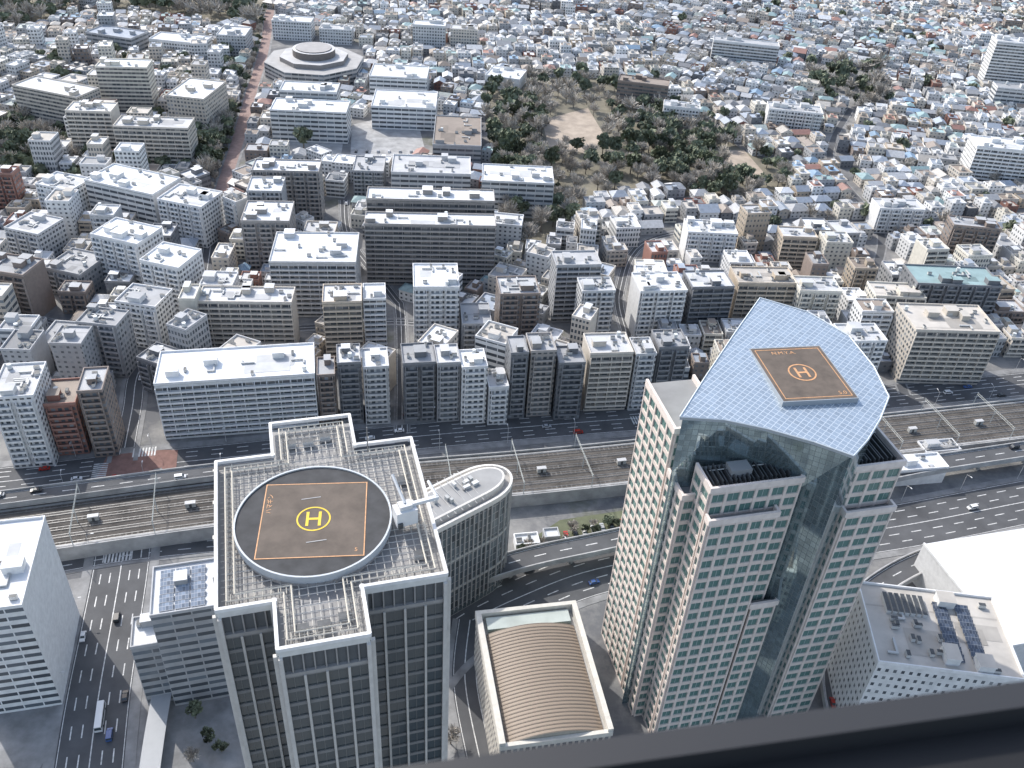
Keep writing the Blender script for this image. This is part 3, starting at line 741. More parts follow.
def lattice(wall, faces, z0, z1, fh, bay, pier, span, dep, col, counter, wallmat_='wall_plain', scol=None):
    nz = int(round((z1 - z0) / fh)); fh = (z1 - z0) / nz
    for (a, b) in faces:
        L = math.hypot(b[0] - a[0], b[1] - a[1]); d = ((b[0] - a[0]) / L, (b[1] - a[1]) / L); n = (d[1], -d[0])
        nx = max(1, int(round(L / bay))); bw = L / nx
        for i in range(nx + 1):
            c0 = i * bw; p0, p1 = max(0, c0 - pier / 2), min(L, c0 + pier / 2)
            wall.obox(a, d, n, p0, p1, 0, dep, z0, z1, wallmat_, col)
        for k in range(nz + 1):
            zz = z0 + k * fh; wall.obox(a, d, n, 0.02, L - .02, 0, dep - (.08 if scol is None else .3), max(z0, zz - span / 2), min(z1 + .05, zz + span / 2), wallmat_, scol or tuple(q * .93 for q in col))
        ang = math.atan2(d[1], d[0]); ww, wh = bw - pier, fh - span
        for k in reversed(range(nz)):
            for i in range(nx):
                px = i * bw + pier / 2; zz = z0 + k * fh + span / 2
                X0, Y0 = a[0] + d[0] * px + n[0] * dep * .35, a[1] + d[1] * px + n[1] * dep * .35
                counter.append((-(zz), X0, Y0, zz, ang, ww, wh))
def emit_windows(counter, parent, cap=100, frame='paint', pane='glass_teal', fcol=(.3, .32, .32)):
    counter.sort(key=lambda t: t[0]); rest = MB(); cache = {}
    for i, (_, x, y, z, ang, w, h) in enumerate(counter):
        ca, sa = math.cos(ang), math.sin(ang)
        if i < cap:
            key = (round(w, 2), round(h, 2))
            if key not in cache:
                m_ = MB(); win_unit(m_, lambda a, b, c_: (a, b, c_), w, h, frame, pane, fcol); cache[key] = m_.data('window')
            obj('window', cache[key], parent, (x, y, z), ang)
        else:
            win_unit(rest, lambda a, b, c_: (x + a * ca - b * sa, y + a * sa + b * ca, z + c_), w, h, frame, pane, fcol)
    if rest.f: obj('window', rest, parent, kind='stuff')

mb = MB(); mb.prism(outline, 0, ZT - 1.6, 'wall_plain', (.11, .115, .12), 'roof_flat', (.30, .295, .29))
wfaces = [(outline[i], outline[i + 1]) for i in range(0, 6)] + [(outline[11], outline[0])]
tower1 = obj('office_tower', mb, loc=(ox, oy, 0), yaw=yaw, label='tall grey stone office tower with cross-shaped roof and round helipad', category='office tower')
wl = MB(); cnt = []
lattice(wl, wfaces, 60, ZT - 6.5, 3.9, 3.3, .42, .8, .8, ST, cnt, scol=(.19, .188, .186))
for (a, b) in wfaces:
    L = math.hypot(b[0] - a[0], b[1] - a[1]); d = ((b[0] - a[0]) / L, (b[1] - a[1]) / L); n = (d[1], -d[0])
    wl.obox(a, d, n, -.1, L + .1, 0, .45, ZT - 1.3, ZT, 'wall_plain', (.62, .61, .58)); wl.obox(a, d, n, .02, L - .02, 0, .6, ZT - 6.5, ZT - 5.7, 'wall_plain', (.3, .29, .28))
    k = int(L / 1.65)
    for i in range(k + 1): wl.obox(a, d, n, i * L / k - .12 if i else 0, i * L / k + .12 if i < k else L, 0, .45, ZT - 5.7, ZT - 1.3, 'wall_plain', (.3, .29, .28))
    nb = max(1, int(L / 9))
    for i in range(nb + 1): q = i * L / nb; wl.obox(a, d, n, max(-.2, q - .45), min(L + .2, q + .45), 0, 1.0, 0, ZT - 1.3, 'wall_plain', (.53, .51, .48))
obj('facade', wl, tower1)
emit_windows(cnt, tower1, fcol=(.14, .145, .145), pane='glass')
rb = MB(); n_ = len(outline)
for i in range(n_):
    a, b = outline[i], outline[(i + 1) % n_]
    L = math.hypot(b[0] - a[0], b[1] - a[1]); d = ((b[0] - a[0]) / L, (b[1] - a[1]) / L); n = (d[1], -d[0])
    rb.obox(a, d, n, -.3, L + .3, -.15, .46, ZT + .01 + .012 * (i % 2), ZT + .75 + .012 * (i % 2), 'wall_plain', (.70, .69, .68))
obj('parapet', rb, tower1)
rb = MB()
def inset(k):
    return [(k + .7, k), (10 + k, k), (10 + k, -10 + k), (24.3 - k, -10 + k), (24.3 - k, k), (39 - k, k), (39 - k, 37 - k), (27.5 - k, 37 - k), (27.5 - k, 47 - k), (11.5 + k, 47 - k), (11.5 + k, 37 - k), (k + .7, 37 - k)]
for k in (1.5, 2.8):
    q = inset(k)
    for i in range(len(q)):
        a, b = q[i], q[(i + 1) % len(q)]; rb.beam((*a, ZT + .3), (*b, ZT + .3), .15, 'paint', (.62, .57, .48))
q = inset(2.15)
for i in range(len(q)):
    a, b = q[i], q[(i + 1) % len(q)]; L = math.hypot(b[0] - a[0], b[1] - a[1])
    for j in range(int(L / 1.3) + 1):
        t = j * 1.3 / L; x, y = a[0] + (b[0] - a[0]) * t, a[1] + (b[1] - a[1]) * t
        dx, dy = (b[0] - a[0]) / L, (b[1] - a[1]) / L
        rb.beam((x - dy * .9, y + dx * .9, ZT + .2), (x + dy * .9, y - dx * .9, ZT + .2), .08, 'paint', (.5, .47, .41)); rb.beam((x, y, ZT - 1.6), (x, y, ZT + .2), .07, 'paint', (.3, .3, .3))
obj('gondola_rail', rb, tower1)
rb = MB()
for i in range(int(36 / 1.5)):
    gx = 2 + i * 1.5; rb.beam((gx, .6, ZT - .7), (gx, 36.4, ZT - .7), .1, 'paint', (.48, .46, .42))
    gy = 1 + i * 1.5; rb.beam((1.2, gy, ZT - .6), (38.4, gy, ZT - .6), .1, 'paint', (.48, .46, .42))
for i in range(6):
    rb.beam((10.6, -8.8 + i * 1.5, ZT - .6), (23.8, -8.8 + i * 1.5, ZT - .6), .1, 'paint', (.52, .5, .46)); rb.beam((12, 38.2 + i * 1.5, ZT - .6), (27, 38.2 + i * 1.5, ZT - .6), .1, 'paint', (.52, .5, .46))
for i in range(9):
    rb.beam((11.2 + i * 1.5, -9.4, ZT - .7), (11.2 + i * 1.5, 0, ZT - .7), .1, 'paint', (.52, .5, .46)); rb.beam((13 + i * 1.5, 37, ZT - .7), (13 + i * 1.5, 46.4, ZT - .7), .1, 'paint', (.52, .5, .46))
obj('roof_frame', rb, tower1)
for px, py in ((14, -6), (17.5, -6), (21, -5), (15, 41), (18.5, 41), (22, 42), (35.5, 6), (35.5, 26)):
    obj('air_conditioner', AC, tower1, (px, py, ZT - 1.58), 0)
hx, hy, hr = 17.8, 17.2, 13.9; hz = ZT + 1.0
hb = MB(); ring = ngon(hx, hy, hr, 64)
hb.prism(ring, ZT - 1.5, hz, 'paint', (.45, .45, .45), 'deck')
pad = obj('helipad', hb, tower1, label='dark round helipad with yellow ringed H and orange border')
rg = MB(); ro, ri = ngon(hx, hy, hr + .35, 64), ngon(hx, hy, hr + .02, 64)
for i in range(64):
    j = (i + 1) % 64
    rg.face([(*ri[i], hz + .3), (*ro[i], hz + .3), (*ro[j], hz + .3), (*ri[j], hz + .3)], 'paint', (.50, .53, .56))
    rg.face([(*ro[i], hz - 1.3), (*ro[j], hz - 1.3), (*ro[j], hz + .3), (*ro[i], hz + .3)], 'paint', (.40, .43, .46)); rg.face([(*ri[j], hz), (*ri[i], hz), (*ri[i], hz + .3), (*ri[j], hz + .3)], 'paint', (.5, .5, .5))
obj('rim', rg, pad)
def marks(parent, cx, cy, z, half, yaw_, rr, text_side, orange_w=.28, halfy=None, hmat='yellowpaint', inset_=0, thick=.3):
    c_, s__ = math.cos(yaw_), math.sin(yaw_); halfy = halfy or half
    def T(a, b, zz): return (cx + a * c_ - b * s__, cy + a * s__ + b * c_, zz)
    mb = MB()
    mb.face([T(-half, -halfy, z), T(half, -halfy, z), T(half, halfy, z), T(-half, halfy, z)], 'deckbrown')
    o = half - inset_; oy_ = halfy - inset_; w = orange_w
    for x0, x1, y0, y1 in ((-o, o, -oy_, -oy_ + w), (-o, o, oy_ - w, oy_), (-o, -o + w, -oy_ + w, oy_ - w), (o - w, o, -oy_ + w, oy_ - w)):
        mb.face([T(x0, y0, z + .03), T(x1, y0, z + .03), T(x1, y1, z + .03), T(x0, y1, z + .03)], 'orangepaint')
    obj('touchdown_area', mb, parent)
    mb = MB(); N = 48
    for i in range(N):
        a0, a1 = 2 * math.pi * i / N, 2 * math.pi * (i + 1) / N
        mb.face([T(math.cos(a0) * (rr - thick), math.sin(a0) * (rr - thick), z + .04), T(math.cos(a0) * rr, math.sin(a0) * rr, z + .04), T(math.cos(a1) * rr, math.sin(a1) * rr, z + .04), T(math.cos(a1) * (rr - thick), math.sin(a1) * (rr - thick), z + .04)], hmat)
    q = rr * .58; t = rr * .085
    for x0, x1, y0, y1 in ((-q * .62 - t, -q * .62 + t, -q, q), (q * .62 - t, q * .62 + t, -q, q), (-q * .62 + t, q * .62 - t, -t, t)):
        mb.face([T(x0, y0, z + .04), T(x1, y0, z + .04), T(x1, y1, z + .04), T(x0, y1, z + .04)], hmat)
    obj('landing_mark', mb, parent)
    for txt, a, b, rz, size, mat in text_side:
        cu = bpy.data.curves.new('lettering', 'FONT'); cu.body = txt; cu.size = size; cu.align_x = 'CENTER'; cu.align_y = 'CENTER'
        cu.materials.append(MATS[mat])
        tmp = bpy.data.objects.new('tmp', cu); COL.objects.link(tmp)
        dg = bpy.context.evaluated_depsgraph_get(); me = bpy.data.meshes.new_from_object(tmp.evaluated_get(dg)); bpy.data.objects.remove(tmp)
        p = T(a, b, z + .05); obj('lettering', me, parent, p, yaw_ + rz)
marks(pad, hx, hy, hz + .03, 9.5, rad(-9), 3.1, [('ハマギン', -8.3, 4.2, math.pi / 2, 1.3, 'orangepaint'), ('5', 8.0, -8.0, 0, 1.2, 'orangepaint')], .2, None, 'yellowpaint')
mb = MB()
for y0 in (5.4, -5.8): mb.box(hx - 1.8, hx + 1.8, hy + y0, hy + y0 + .2, hz + .07, hz + .09, 'concrete')
obj('pad_marking', mb, pad)
cr = MB(); cr.box(-2, 2, -1.4, 1.4, 0, 3.4, 'paint', (.7, .7, .7)); cr.box(-1.2, 1.2, -.9, .9, 3.4, 4.4, 'paint', (.6, .6, .6)); cr.box(1.4, 6.5, -.35, .35, 3.42, 4.1, 'paint', (.66, .67, .68), bottom=True)
cr.beam((6.2, 0, 4), (6.2, 4.5, 4), .3, 'paint', (.66, .67, .68)); cr.beam((0, 0, 4.4), (-.5, 5.5, 7), .28, 'paint', (.62, .63, .64)); cr.box(-1.9, -1.0, -1.9, -1.5, .1, 1.2, 'louver')
obj('gondola_crane', cr, tower1, (34.2, 14, ZT + .4), rad(10))
cr = MB(); cr.beam((0, 0, 0), (0, 0, 6.5), .12, 'steel'); cr.beam((0, 0, 6.4), (1.2, 0, 6.4), .06, 'steel'); obj('mast', cr, tower1, (30, 35, ZT))

# ------------------------------------------------------------------ tower with glass kite roof
yaw2 = rad(15.2); o2 = P(715, 500, 112); c2_, s2_ = math.cos(yaw2), math.sin(yaw2)
def toL(x, y): dx, dy = x - o2[0], y - o2[1]; return (dx * c2_ + dy * s2_, -dx * s2_ + dy * c2_)
def roofz(ly): return 127 + .055 * ly
def PR(u, v, dz=0):
    z = 128
    for _ in range(8): l = toL(*P(u, v, z + dz)); z = roofz(l[1])
    return l
kpx = [(680, 417), (725, 420), (768, 429), (814, 442), (854, 456), (868, 440), (880, 420), (889, 397), (874, 367), (849, 336), (808, 312), (760, 298), (735, 333), (706, 376)]
kite = [PR(*p) for p in kpx]
T2 = MB(); kc = (sum(p[0] for p in kite) / len(kite), sum(p[1] for p in kite) / len(kite))
occupy(o2[0] + 28 * c2_ - 28 * s2_, o2[1] + 28 * s2_ + 28 * c2_, 34, 34, yaw2)
inn = [(kc[0] + (p[0] - kc[0]) * .975, kc[1] + (p[1] - kc[1]) * .975) for p in kite]
n_ = len(inn); acc = 0
lowc = (34.0, 2.0)
def low(p, i):
    if i in (1, 2, 3): t = {1: .10, 2: .22, 3: .34}[i]; return (p[0] + (lowc[0] - p[0]) * t, p[1] + 2.4 * (1 if i > 1 else .4))
    return p
lo_ = [low(p, i) for i, p in enumerate(inn)]
for i in range(n_):
    a, b = inn[i], inn[(i + 1) % n_]; a2, b2 = lo_[i], lo_[(i + 1) % n_]; L = math.hypot(b[0] - a[0], b[1] - a[1]); za, zb = roofz(a[1]) - .9, roofz(b[1]) - .9
    T2.face([(*a2, 0), (*b2, 0), (*b2, 108), (*a2, 108)], 'glass_grid', (.1, .1, .1), [(acc, 0), (acc + L, 0), (acc + L, 108), (acc, 108)])
    T2.face([(*a2, 108), (*b2, 108), (*b, zb), (*a, za)], 'glass_grid', (.1, .1, .1), [(acc, 108), (acc + L, 108), (acc + L, zb), (acc, za)]); acc += L
tower2 = obj('office_tower', T2, loc=(*o2, 0), yaw=yaw2, label='tall beige stone office tower with glass core and kite-shaped roof', category='office tower')
rf = MB()
rf.face([(*p, roofz(p[1])) for p in kite], 'roof_glass', (.5, .5, .5), [(p[0] * .8 + p[1] * .6, -p[0] * .6 + p[1] * .8) for p in kite])
rf.face([(*p, roofz(p[1]) - .9) for p in reversed(kite)], 'paint', (.3, .33, .36))
for i in range(n_):
    a, b = kite[i], kite[(i + 1) % n_]; rf.face([(*a, roofz(a[1]) - .9), (*b, roofz(b[1]) - .9), (*b, roofz(b[1])), (*a, roofz(a[1]))], 'paint', (.40, .43, .45))
    rf.beam((*a, roofz(a[1]) + .1), (*b, roofz(b[1]) + .1), .22, 'paint', (.55, .6, .64))
roof2 = obj('roof', rf, tower2)
pz = roofz(30) + .75
pc_ = [toL(*P(u, v, pz)) for u, v in ((753, 349), (822, 346), (854, 397), (781, 402))]
pcx = sum(p[0] for p in pc_) / 4; pcy = sum(p[1] for p in pc_) / 4
hw_ = (math.hypot(pc_[1][0] - pc_[0][0], pc_[1][1] - pc_[0][1]) + math.hypot(pc_[2][0] - pc_[3][0], pc_[2][1] - pc_[3][1])) / 4
hd_ = (math.hypot(pc_[3][0] - pc_[0][0], pc_[3][1] - pc_[0][1]) + math.hypot(pc_[2][0] - pc_[1][0], pc_[2][1] - pc_[1][1])) / 4
pyaw = math.atan2(pc_[1][1] - pc_[0][1], pc_[1][0] - pc_[0][0])
pb = MB(); pb.obox((pcx, pcy), (math.cos(pyaw), math.sin(pyaw)), (-math.sin(pyaw), math.cos(pyaw)), -hw_ - .3, hw_ + .3, -hd_ - .3, hd_ + .3, pz - 2.2, pz, 'paint', (.30, .33, .36))
pad2 = obj('helipad', pb, tower2, label='square brown helipad with orange ringed H on the glass roof')
marks(pad2, pcx, pcy, pz + .03, hw_, pyaw, 4.0, [('N.M.Y.A.', -1.6, hd_ - 2.8, 0, 2.0, 'orangepaint'), ('5.0', hw_ - 3.2, -hd_ + 2.4, 0, 2.0, 'orangepaint')], .25, hd_, 'orangepaint', .9, .45)
ST2 = (.69, .60, .545)
wings = [
    (0, 27.5, 3.0, 13.5, 112, ('f', 'l', 'r')), (0, 21.0, 0, 2.9, 103, ('f', 'l', 'r')), (21.1, 30.5, .4, 2.9, 64, ('f', 'r')),
    (38.3, 58.0, 3, 30, 113.5, ('f', 'l', 'r')), (42.0, 58.0, 0, 2.9, 99, ('f', 'l', 'r')),
    (-3.5, 12, 22.5, 46, 117, ('f', 'l')), (-3.5, 5, 10.5, 22, 103, ('f', 'l'))]
cnt = []; wl = MB(); body = MB()
for x0, x1, y0, y1, top, fs in wings:
    body.box(x0 + .6, x1 - .6, y0 + .6, y1, 0, top - .6, 'wall_plain', (.2, .19, .18), 'roof_flat', (.25, .25, .25))
    F_ = []
    if 'f' in fs: F_.append(((x0 + .6, y0 + .6), (x1 - .6, y0 + .6)))
    if 'l' in fs: F_.append(((x0 + .6, y1), (x0 + .6, y0 + .6)))
    if 'r' in fs: F_.append(((x1 - .6, y0 + .6), (x1 - .6, y1)))
    F_ = [f for f in F_ if math.hypot(f[1][0] - f[0][0], f[1][1] - f[0][1]) > .5]
    lattice(wl, F_, 0, top - .8, 4.5, 4.3, .85, 1.45, .6, ST2, cnt)
    for a, b, cc, dd in ((x0 - .05, x1 + .05, y0 - .05, y0 + .7), (x0 - .05, x0 + .7, y0 + .7, y1), (x1 - .7, x1 + .05, y0 + .7, y1)):
        wl.box(a, b, cc, dd, top - .78, top + 1.2, 'wall_plain', (.72, .64, .59))
obj('core', body, tower2); obj('facade', wl, tower2)
emit_windows(cnt, tower2, fcol=(.46, .54, .52))
for x0, x1, y0, y1, z in ((1.5, 26, 4.5, 12, 112), (40, 57, 4.5, 18, 113.5)):
    tb = MB()
    for i in range(int((x1 - x0) / 1.3)): tb.box(x0 + i * 1.3, x0 + i * 1.3 + .35, y0 + .5, y1, z - .5, z + 1.0 + (i % 3) * .3, 'louver')
    tb.beam((x0 + 1, y1 - 2, z + 1), (x1 - 1, y1 - 2, z + 1), .2, 'paint', (.4, .4, .38)); tb.box(x0 + 6, x0 + 12, y1 - 5, y1 - 1, z - .5, z + 2.6, 'paint', (.25, .26, .27))
    obj('roof_terrace', tb, tower2)

# ------------------------------------------------------------------ hall with ribbed barrel roof
hzt = 26.0; a = P(500, 748, hzt); bq = P(612, 733, hzt); cq = P(484, 615, hzt)
hwid = math.hypot(bq[0] - a[0], bq[1] - a[1]); hdep = math.hypot(cq[0] - a[0], cq[1] - a[1]); yw = math.atan2(bq[1] - a[1], bq[0] - a[0])
mb = MB(); mb.box(0, hwid, 0, hdep, 0, hzt - 1, 'wall_office', (.55, .51, .45), 'roof_flat', (.36, .35, .33))
hall = obj('concert_hall', mb, loc=(*a, 0), yaw=yw, label='cream hall with ribbed brown barrel roof beside the dark street', category='hall')
occupy(a[0] + hwid / 2 * math.cos(yw) - hdep / 2 * math.sin(yw), a[1] + hwid / 2 * math.sin(yw) + hdep / 2 * math.cos(yw), hwid / 2, hdep / 2, yw)
mb = MB(); N = 16; x0, x1 = 2.4, hwid - 2.2
prev = None
for i in range(N + 1):
    t = i / N; x = x0 + (x1 - x0) * t; z = hzt - .5 + 3.4 * math.sin(math.pi * t) ** .8
    if prev: mb.face([(prev[0], 1, prev[1]), (x, 1, z), (x, hdep - 8, z), (prev[0], hdep - 8, prev[1])], 'ribroof', (.3, .3, .3), [(0, 0), (1, 0), (1, hdep - 9), (0, hdep - 9)])
    if prev:
        mb.face([(prev[0], hdep - 8, hzt - 1), (prev[0], hdep - 8, prev[1]), (x, hdep - 8, z), (x, hdep - 8, hzt - 1)], 'wall_plain', (.4, .36, .3)); mb.face([(prev[0], 1, hzt - 1), (x, 1, hzt - 1), (x, 1, z), (prev[0], 1, prev[1])], 'wall_plain', (.4, .36, .3))
    prev = (x, z)
for k in range(1, int((hdep - 9) / 1.3)):
    pv = None
    for i in range(N + 1):
        t = i / N; x = x0 + (x1 - x0) * t; z = hzt - .42 + 3.4 * math.sin(math.pi * t) ** .8
        if pv: mb.beam((pv[0], 1 + k * 1.3, pv[1]), (x, 1 + k * 1.3, z), .09, 'paint', (.36, .29, .23), n=3)
        pv = (x, z)
obj('barrel_roof', mb, hall)
mb = MB(); cc = (.60, .57, .51)
mb.box(-.3, hwid + .3, hdep - 1.2, hdep + .3, hzt - 1, hzt + 2.2, 'wall_plain', cc); mb.box(-.3, 1.6, 0, hdep - 1.2, hzt - 1, hzt + 2.2, 'wall_plain', cc); mb.box(hwid - 1.4, hwid + .3, 0, hdep - 1.2, hzt - 1, hzt + 2.2, 'wall_plain', cc)
mb.box(3, hwid - 3, hdep - 7, hdep - 2, hzt - 1, hzt + .8, 'wall_plain', (.3, .36, .33), 'roof_flat', (.42, .46, .43)); mb.box(-.2, hwid + .2, -.4, .9, hzt - 1, hzt + 1, 'wall_plain', cc)
obj('parapet', mb, hall)

# ------------------------------------------------------------------ round-ended block behind the helipad tower
rz = 50.0; A = P(422, 538, rz); Bp = P(507, 494, rz); yw = math.atan2(Bp[1] - A[1], Bp[0] - A[0]); Lr = math.hypot(Bp[0] - A[0], Bp[1] - A[1])
Dp = 18.0
def rpoly(g): return [(-8, g), (Lr - 7, g)] + [(Lr - 7 + (Dp * .8 - g) * math.sin(t) ** .9, Dp / 2 - (Dp / 2 - g) * math.cos(t)) for t in [math.pi * i / 14 for i in range(1, 14)]] + [(Lr - 9, Dp - g), (-8, Dp - g)]
poly = rpoly(0)
mb = MB(); mb.prism(poly, 0, rz - 1, 'rib_glass', (.24, .23, .22), 'roof_flat', (.38, .375, .37))
rb_ = obj('round_ended_building', mb, loc=(*A, 0), yaw=yw, label='grey building with rounded glazed end and layered pale rims', category='office building')
mb = MB()
for i in range(len(poly) - 1):
    a, b = poly[i], poly[i + 1]; L = math.hypot(b[0] - a[0], b[1] - a[1]); d = ((b[0] - a[0]) / L, (b[1] - a[1]) / L); n = (d[1], -d[0])
    mb.obox(a, d, n, 0, L, -.4, .5, rz - 1.3, rz + .9, 'wall_plain', (.64, .62, .59))
    for z in (14, 30): mb.obox(a, d, n, 0, L, 0, .38, z, z + 1.0, 'wall_plain', (.42, .41, .39))
    k = max(1, int(L / 1.9))
    for j in range(k): mb.obox(a, d, n, j * L / k, j * L / k + .3, 0, .6, 3, rz - 1.3, 'wall_plain', (.44, .43, .415))
obj('fin', mb, rb_)
mb = MB(); ip = rpoly(2.6); ip2 = rpoly(3.4)
mb.prism(ip, rz - 1, rz + 2.2, 'wall_plain', (.58, .565, .54), 'none')
mb.prism(ip2, rz + 2.2, rz + 2.25, 'wall_plain', (.5, .5, .5), 'roof_flat', (.30, .30, .30))
for i in range(len(ip)):
    j = (i + 1) % len(ip); mb.face([(*ip[i], rz + 2.2), (*ip[j], rz + 2.2), (*ip2[j], rz + 2.25), (*ip2[i], rz + 2.25)], 'wall_plain', (.62, .6, .57))
for i in range(16):
    x, y = R.uniform(-5, Lr - 6), R.uniform(4.5, Dp - 6.5); mb.box(x, x + R.uniform(.8, 3), y, y + R.uniform(.8, 2.0), rz + 2.2, rz + R.uniform(3.0, 4.0), 'paint', R.choice([(.6, .6, .6), (.4, .41, .41), (.25, .25, .25)]))
for i in range(int(Lr / 3)): mb.beam((-6 + i * 3, 1, rz + 1.8), (-6 + i * 3, Dp - 1, rz + 3.6), .12, 'paint', (.55, .54, .52))
obj('rooftop_machinery', mb, rb_)

# ------------------------------------------------------------------ lower buildings
lb_ = B(-60, 20, 612, 50, 38, 15, 'ribbon', 'white', 'white', detail=2, name='office_building', cat='office building', label='white office block with ribbon windows and white plant roof')
sb = B(152, 216, 612, 46, 20, 17, 'ribbon', 'grey', 'white', detail=0, name='office_building', cat='office building', label='grey office block with solar panels on white roof')
B(132, 176, 645, 30, 12, 17, 'ribbon', 'grey', 'white', detail=1, name='office_building', cat='office building', label='low grey annex with white roof by the road')
def panel(mat):
    spm = MB(); spm.face([(-2.2, -1.3, .3), (2.2, -1.3, .3), (2.2, 1.3, 1.0), (-2.2, 1.3, 1.0)], mat); spm.box(-2.1, 2.1, -1.2, -1.1, 0, .28, 'steel'); spm.box(-2.1, 2.1, 1.05, 1.15, 0, .9, 'steel'); return spm.data('solar_panel')
SP, SPD = panel('solar'), panel('solar_dark')
for i in range(3):
    for j in range(5): obj('solar_panel', SP, sb, (-5.2 + i * 4.7, -7.4 + j * 3.4, 46.15))
cp = [P(u, v) for u, v in ((150, 790), (158, 735), (166, 690))]; cp = smooth(cp, 5)
mb = MB(); strip(mb, cp, 3.2, -3.2, 4.2, 'paint', 3.9, (.36, .37, .38))
for x, y, a in walk(offs(cp, 2.6), 6, 1): mb.beam((x, y, 0), (x, y, 3.9), .15, 'paint', (.5, .5, .5))
obj('walkway_canopy', mb, label='long flat grey walkway canopy on slim posts beside the road', category='canopy')
rbd = B(880, 1022, 672, 48, 32, -4, 'small', 'white', 'beige', detail=2, name='office_building', cat='office building', label='white office block with panels and ducts on its roof')
for i in range(2):
    for j in range(8): obj('solar_panel', SPD, rbd, (3 + i * 7.0, -11 + j * 2.9, 48.15), math.pi / 2 * 0)
mb = MB()
for i in range(7): mb.box(-15 + i * 1.9, -13.6 + i * 1.9, 4, 12, 48.12, 49.6, 'paint', (.55, .55, .54), 'louver')
obj('rooftop_machinery', mb, rbd)
for i in range(10): obj('air_conditioner', AC, rbd, (R.uniform(-16, 0), R.uniform(-13, 2), 48.12), R.choice([0, math.pi / 2]))
wy = P(1008, 645, 20); mb = MB(); mb.box(0, 70, 0, 50, 0, 19, 'wall_plain', (.6, .6, .6), 'roof_flat', (.72, .73, .74)); wz = obj('exhibition_hall', mb, loc=(*wy, 0), yaw=rad(16), label='large hall with plain bright white flat roof', category='hall')
mb = MB(); mb.box(-.4, 70.4, -.4, .3, 18.9, 19.9, 'wall_plain', (.7, .7, .7)); mb.box(-.4, .3, .3, 50, 18.9, 19.9, 'wall_plain', (.7, .7, .7)); obj('parapet', mb, wz)
for (uL, uR, v, h, d, wl_, rf_) in ((898, 950, 470, 9, 10, 'white', 'white'), (925, 962, 452, 6, 8, 'pale grey', 'pale grey'), (516, 540, 545, 4, 6, 'white', 'white'), (545, 560, 538, 4, 5, 'grey', 'pale grey')):
    B(uL, uR, v, h, d, 12, 'plain', wl_, rf_, detail=1, name='service_building', cat='small building', label=f'low {wl_} service building beside the railway line')

# ------------------------------------------------------------------ cars
def carmesh(kind):
    body, win = MB(), MB()
    L, W_, Hh = {'car': (4.5, 1.75, 1.45), 'van': (4.8, 1.8, 1.95), 'bus': (10.5, 2.45, 3.0)}[kind]
    X = L / 2
    if kind == 'car': prof = [(-X, .3), (-X, .85), (-X + .5, .95), (-X + 1.0, 1.42), (X - 1.9, 1.42), (X - 1.1, .95), (X - .1, .8), (X, .3)]
    elif kind == 'van': prof = [(-X, .3), (-X, 1.0), (-X + .2, 1.9), (X - 1.5, 1.9), (X - .8, 1.1), (X - .05, .9), (X, .3)]
    else: prof = [(-X, .35), (-X, 1.3), (-X + .1, 2.95), (X - .2, 2.95), (X - .02, 1.3), (X, .35)]
    def hw(z): return W_ / 2 - (max(0, z - .95) * .28 if kind == 'car' else max(0, z - 1.1) * .08)
    for i in range(len(prof) - 1):
        a, b = prof[i], prof[i + 1]
        body.face([(a[0], -hw(a[1]), a[1]), (a[0], hw(a[1]), a[1]), (b[0], hw(b[1]), b[1]), (b[0], -hw(b[1]), b[1])], 'carpaint', (1, 1, 1))
    body.face([(p[0], -hw(p[1]), p[1]) for p in reversed(prof)], 'carpaint'); body.face([(p[0], hw(p[1]), p[1]) for p in prof], 'carpaint')
    if kind == 'car': sh = [((-X + .55, 1.0), (-X + 1.02, 1.38)), ((X - 1.86, 1.38), (X - 1.15, .99))]; side = [(-X + .75, .98), (-X + 1.15, 1.34), (X - 2.0, 1.34), (X - 1.35, .98)]
    elif kind == 'van': sh = [((-X + .03, 1.1), (-X + .18, 1.75)), ((X - 1.45, 1.82), (X - .85, 1.15))]; side = [(-X + .3, 1.1), (-X + .4, 1.7), (X - 1.6, 1.7), (X - 1.1, 1.1)]
    else: sh = [((-X + .0, 1.4), (-X + .08, 2.6)), ((X - .18, 2.7), (X - .03, 1.3))]; side = [(-X + .4, 1.4), (-X + .4, 2.4), (X - .5, 2.4), (X - .5, 1.4)]
    for (a, b) in sh:
        o = .03 if a[0] > 0 else -.03
        win.face([(a[0] + o, -hw(a[1]) + .1, a[1] + .03), (a[0] + o, hw(a[1]) - .1, a[1] + .03), (b[0] + o, hw(b[1]) - .1, b[1] + .03), (b[0] + o, -hw(b[1]) + .1, b[1] + .03)], 'glass')
    for s_ in (-1, 1): win.face([(p[0], s_ * (hw(p[1]) + .02), p[1]) for p in side], 'glass')
    wh = MB(); N = 12; r = .32 if kind != 'bus' else .48
    pts = [(r * math.cos(2 * math.pi * i / N), r * math.sin(2 * math.pi * i / N)) for i in range(N)]
    wh.face([(p[0], -.11, p[1] + r) for p in pts], 'rubber'); wh.face([(p[0], .11, p[1] + r) for p in reversed(pts)], 'rubber')
    for i in range(N):
        a, b = pts[i], pts[(i + 1) % N]; wh.face([(a[0], -.11, a[1] + r), (a[0], .11, a[1] + r), (b[0], .11, b[1] + r), (b[0], -.11, b[1] + r)], 'rubber')
    return body, win.data('window'), wh.data('wheel'), L, W_
CM = {}
for k in ('car', 'van', 'bus'):
    body, win, wh, L, W_ = carmesh(k)
    for cn, cc in (('white', (.75, .75, .75)), ('black', (.03, .03, .035)), ('silver', (.42, .43, .45)), ('red', (.4, .04, .03)), ('blue', (.06, .12, .3))):
        body.c = [cc] * len(body.f); CM[k, cn] = (body.data(k), win, wh, L, W_)
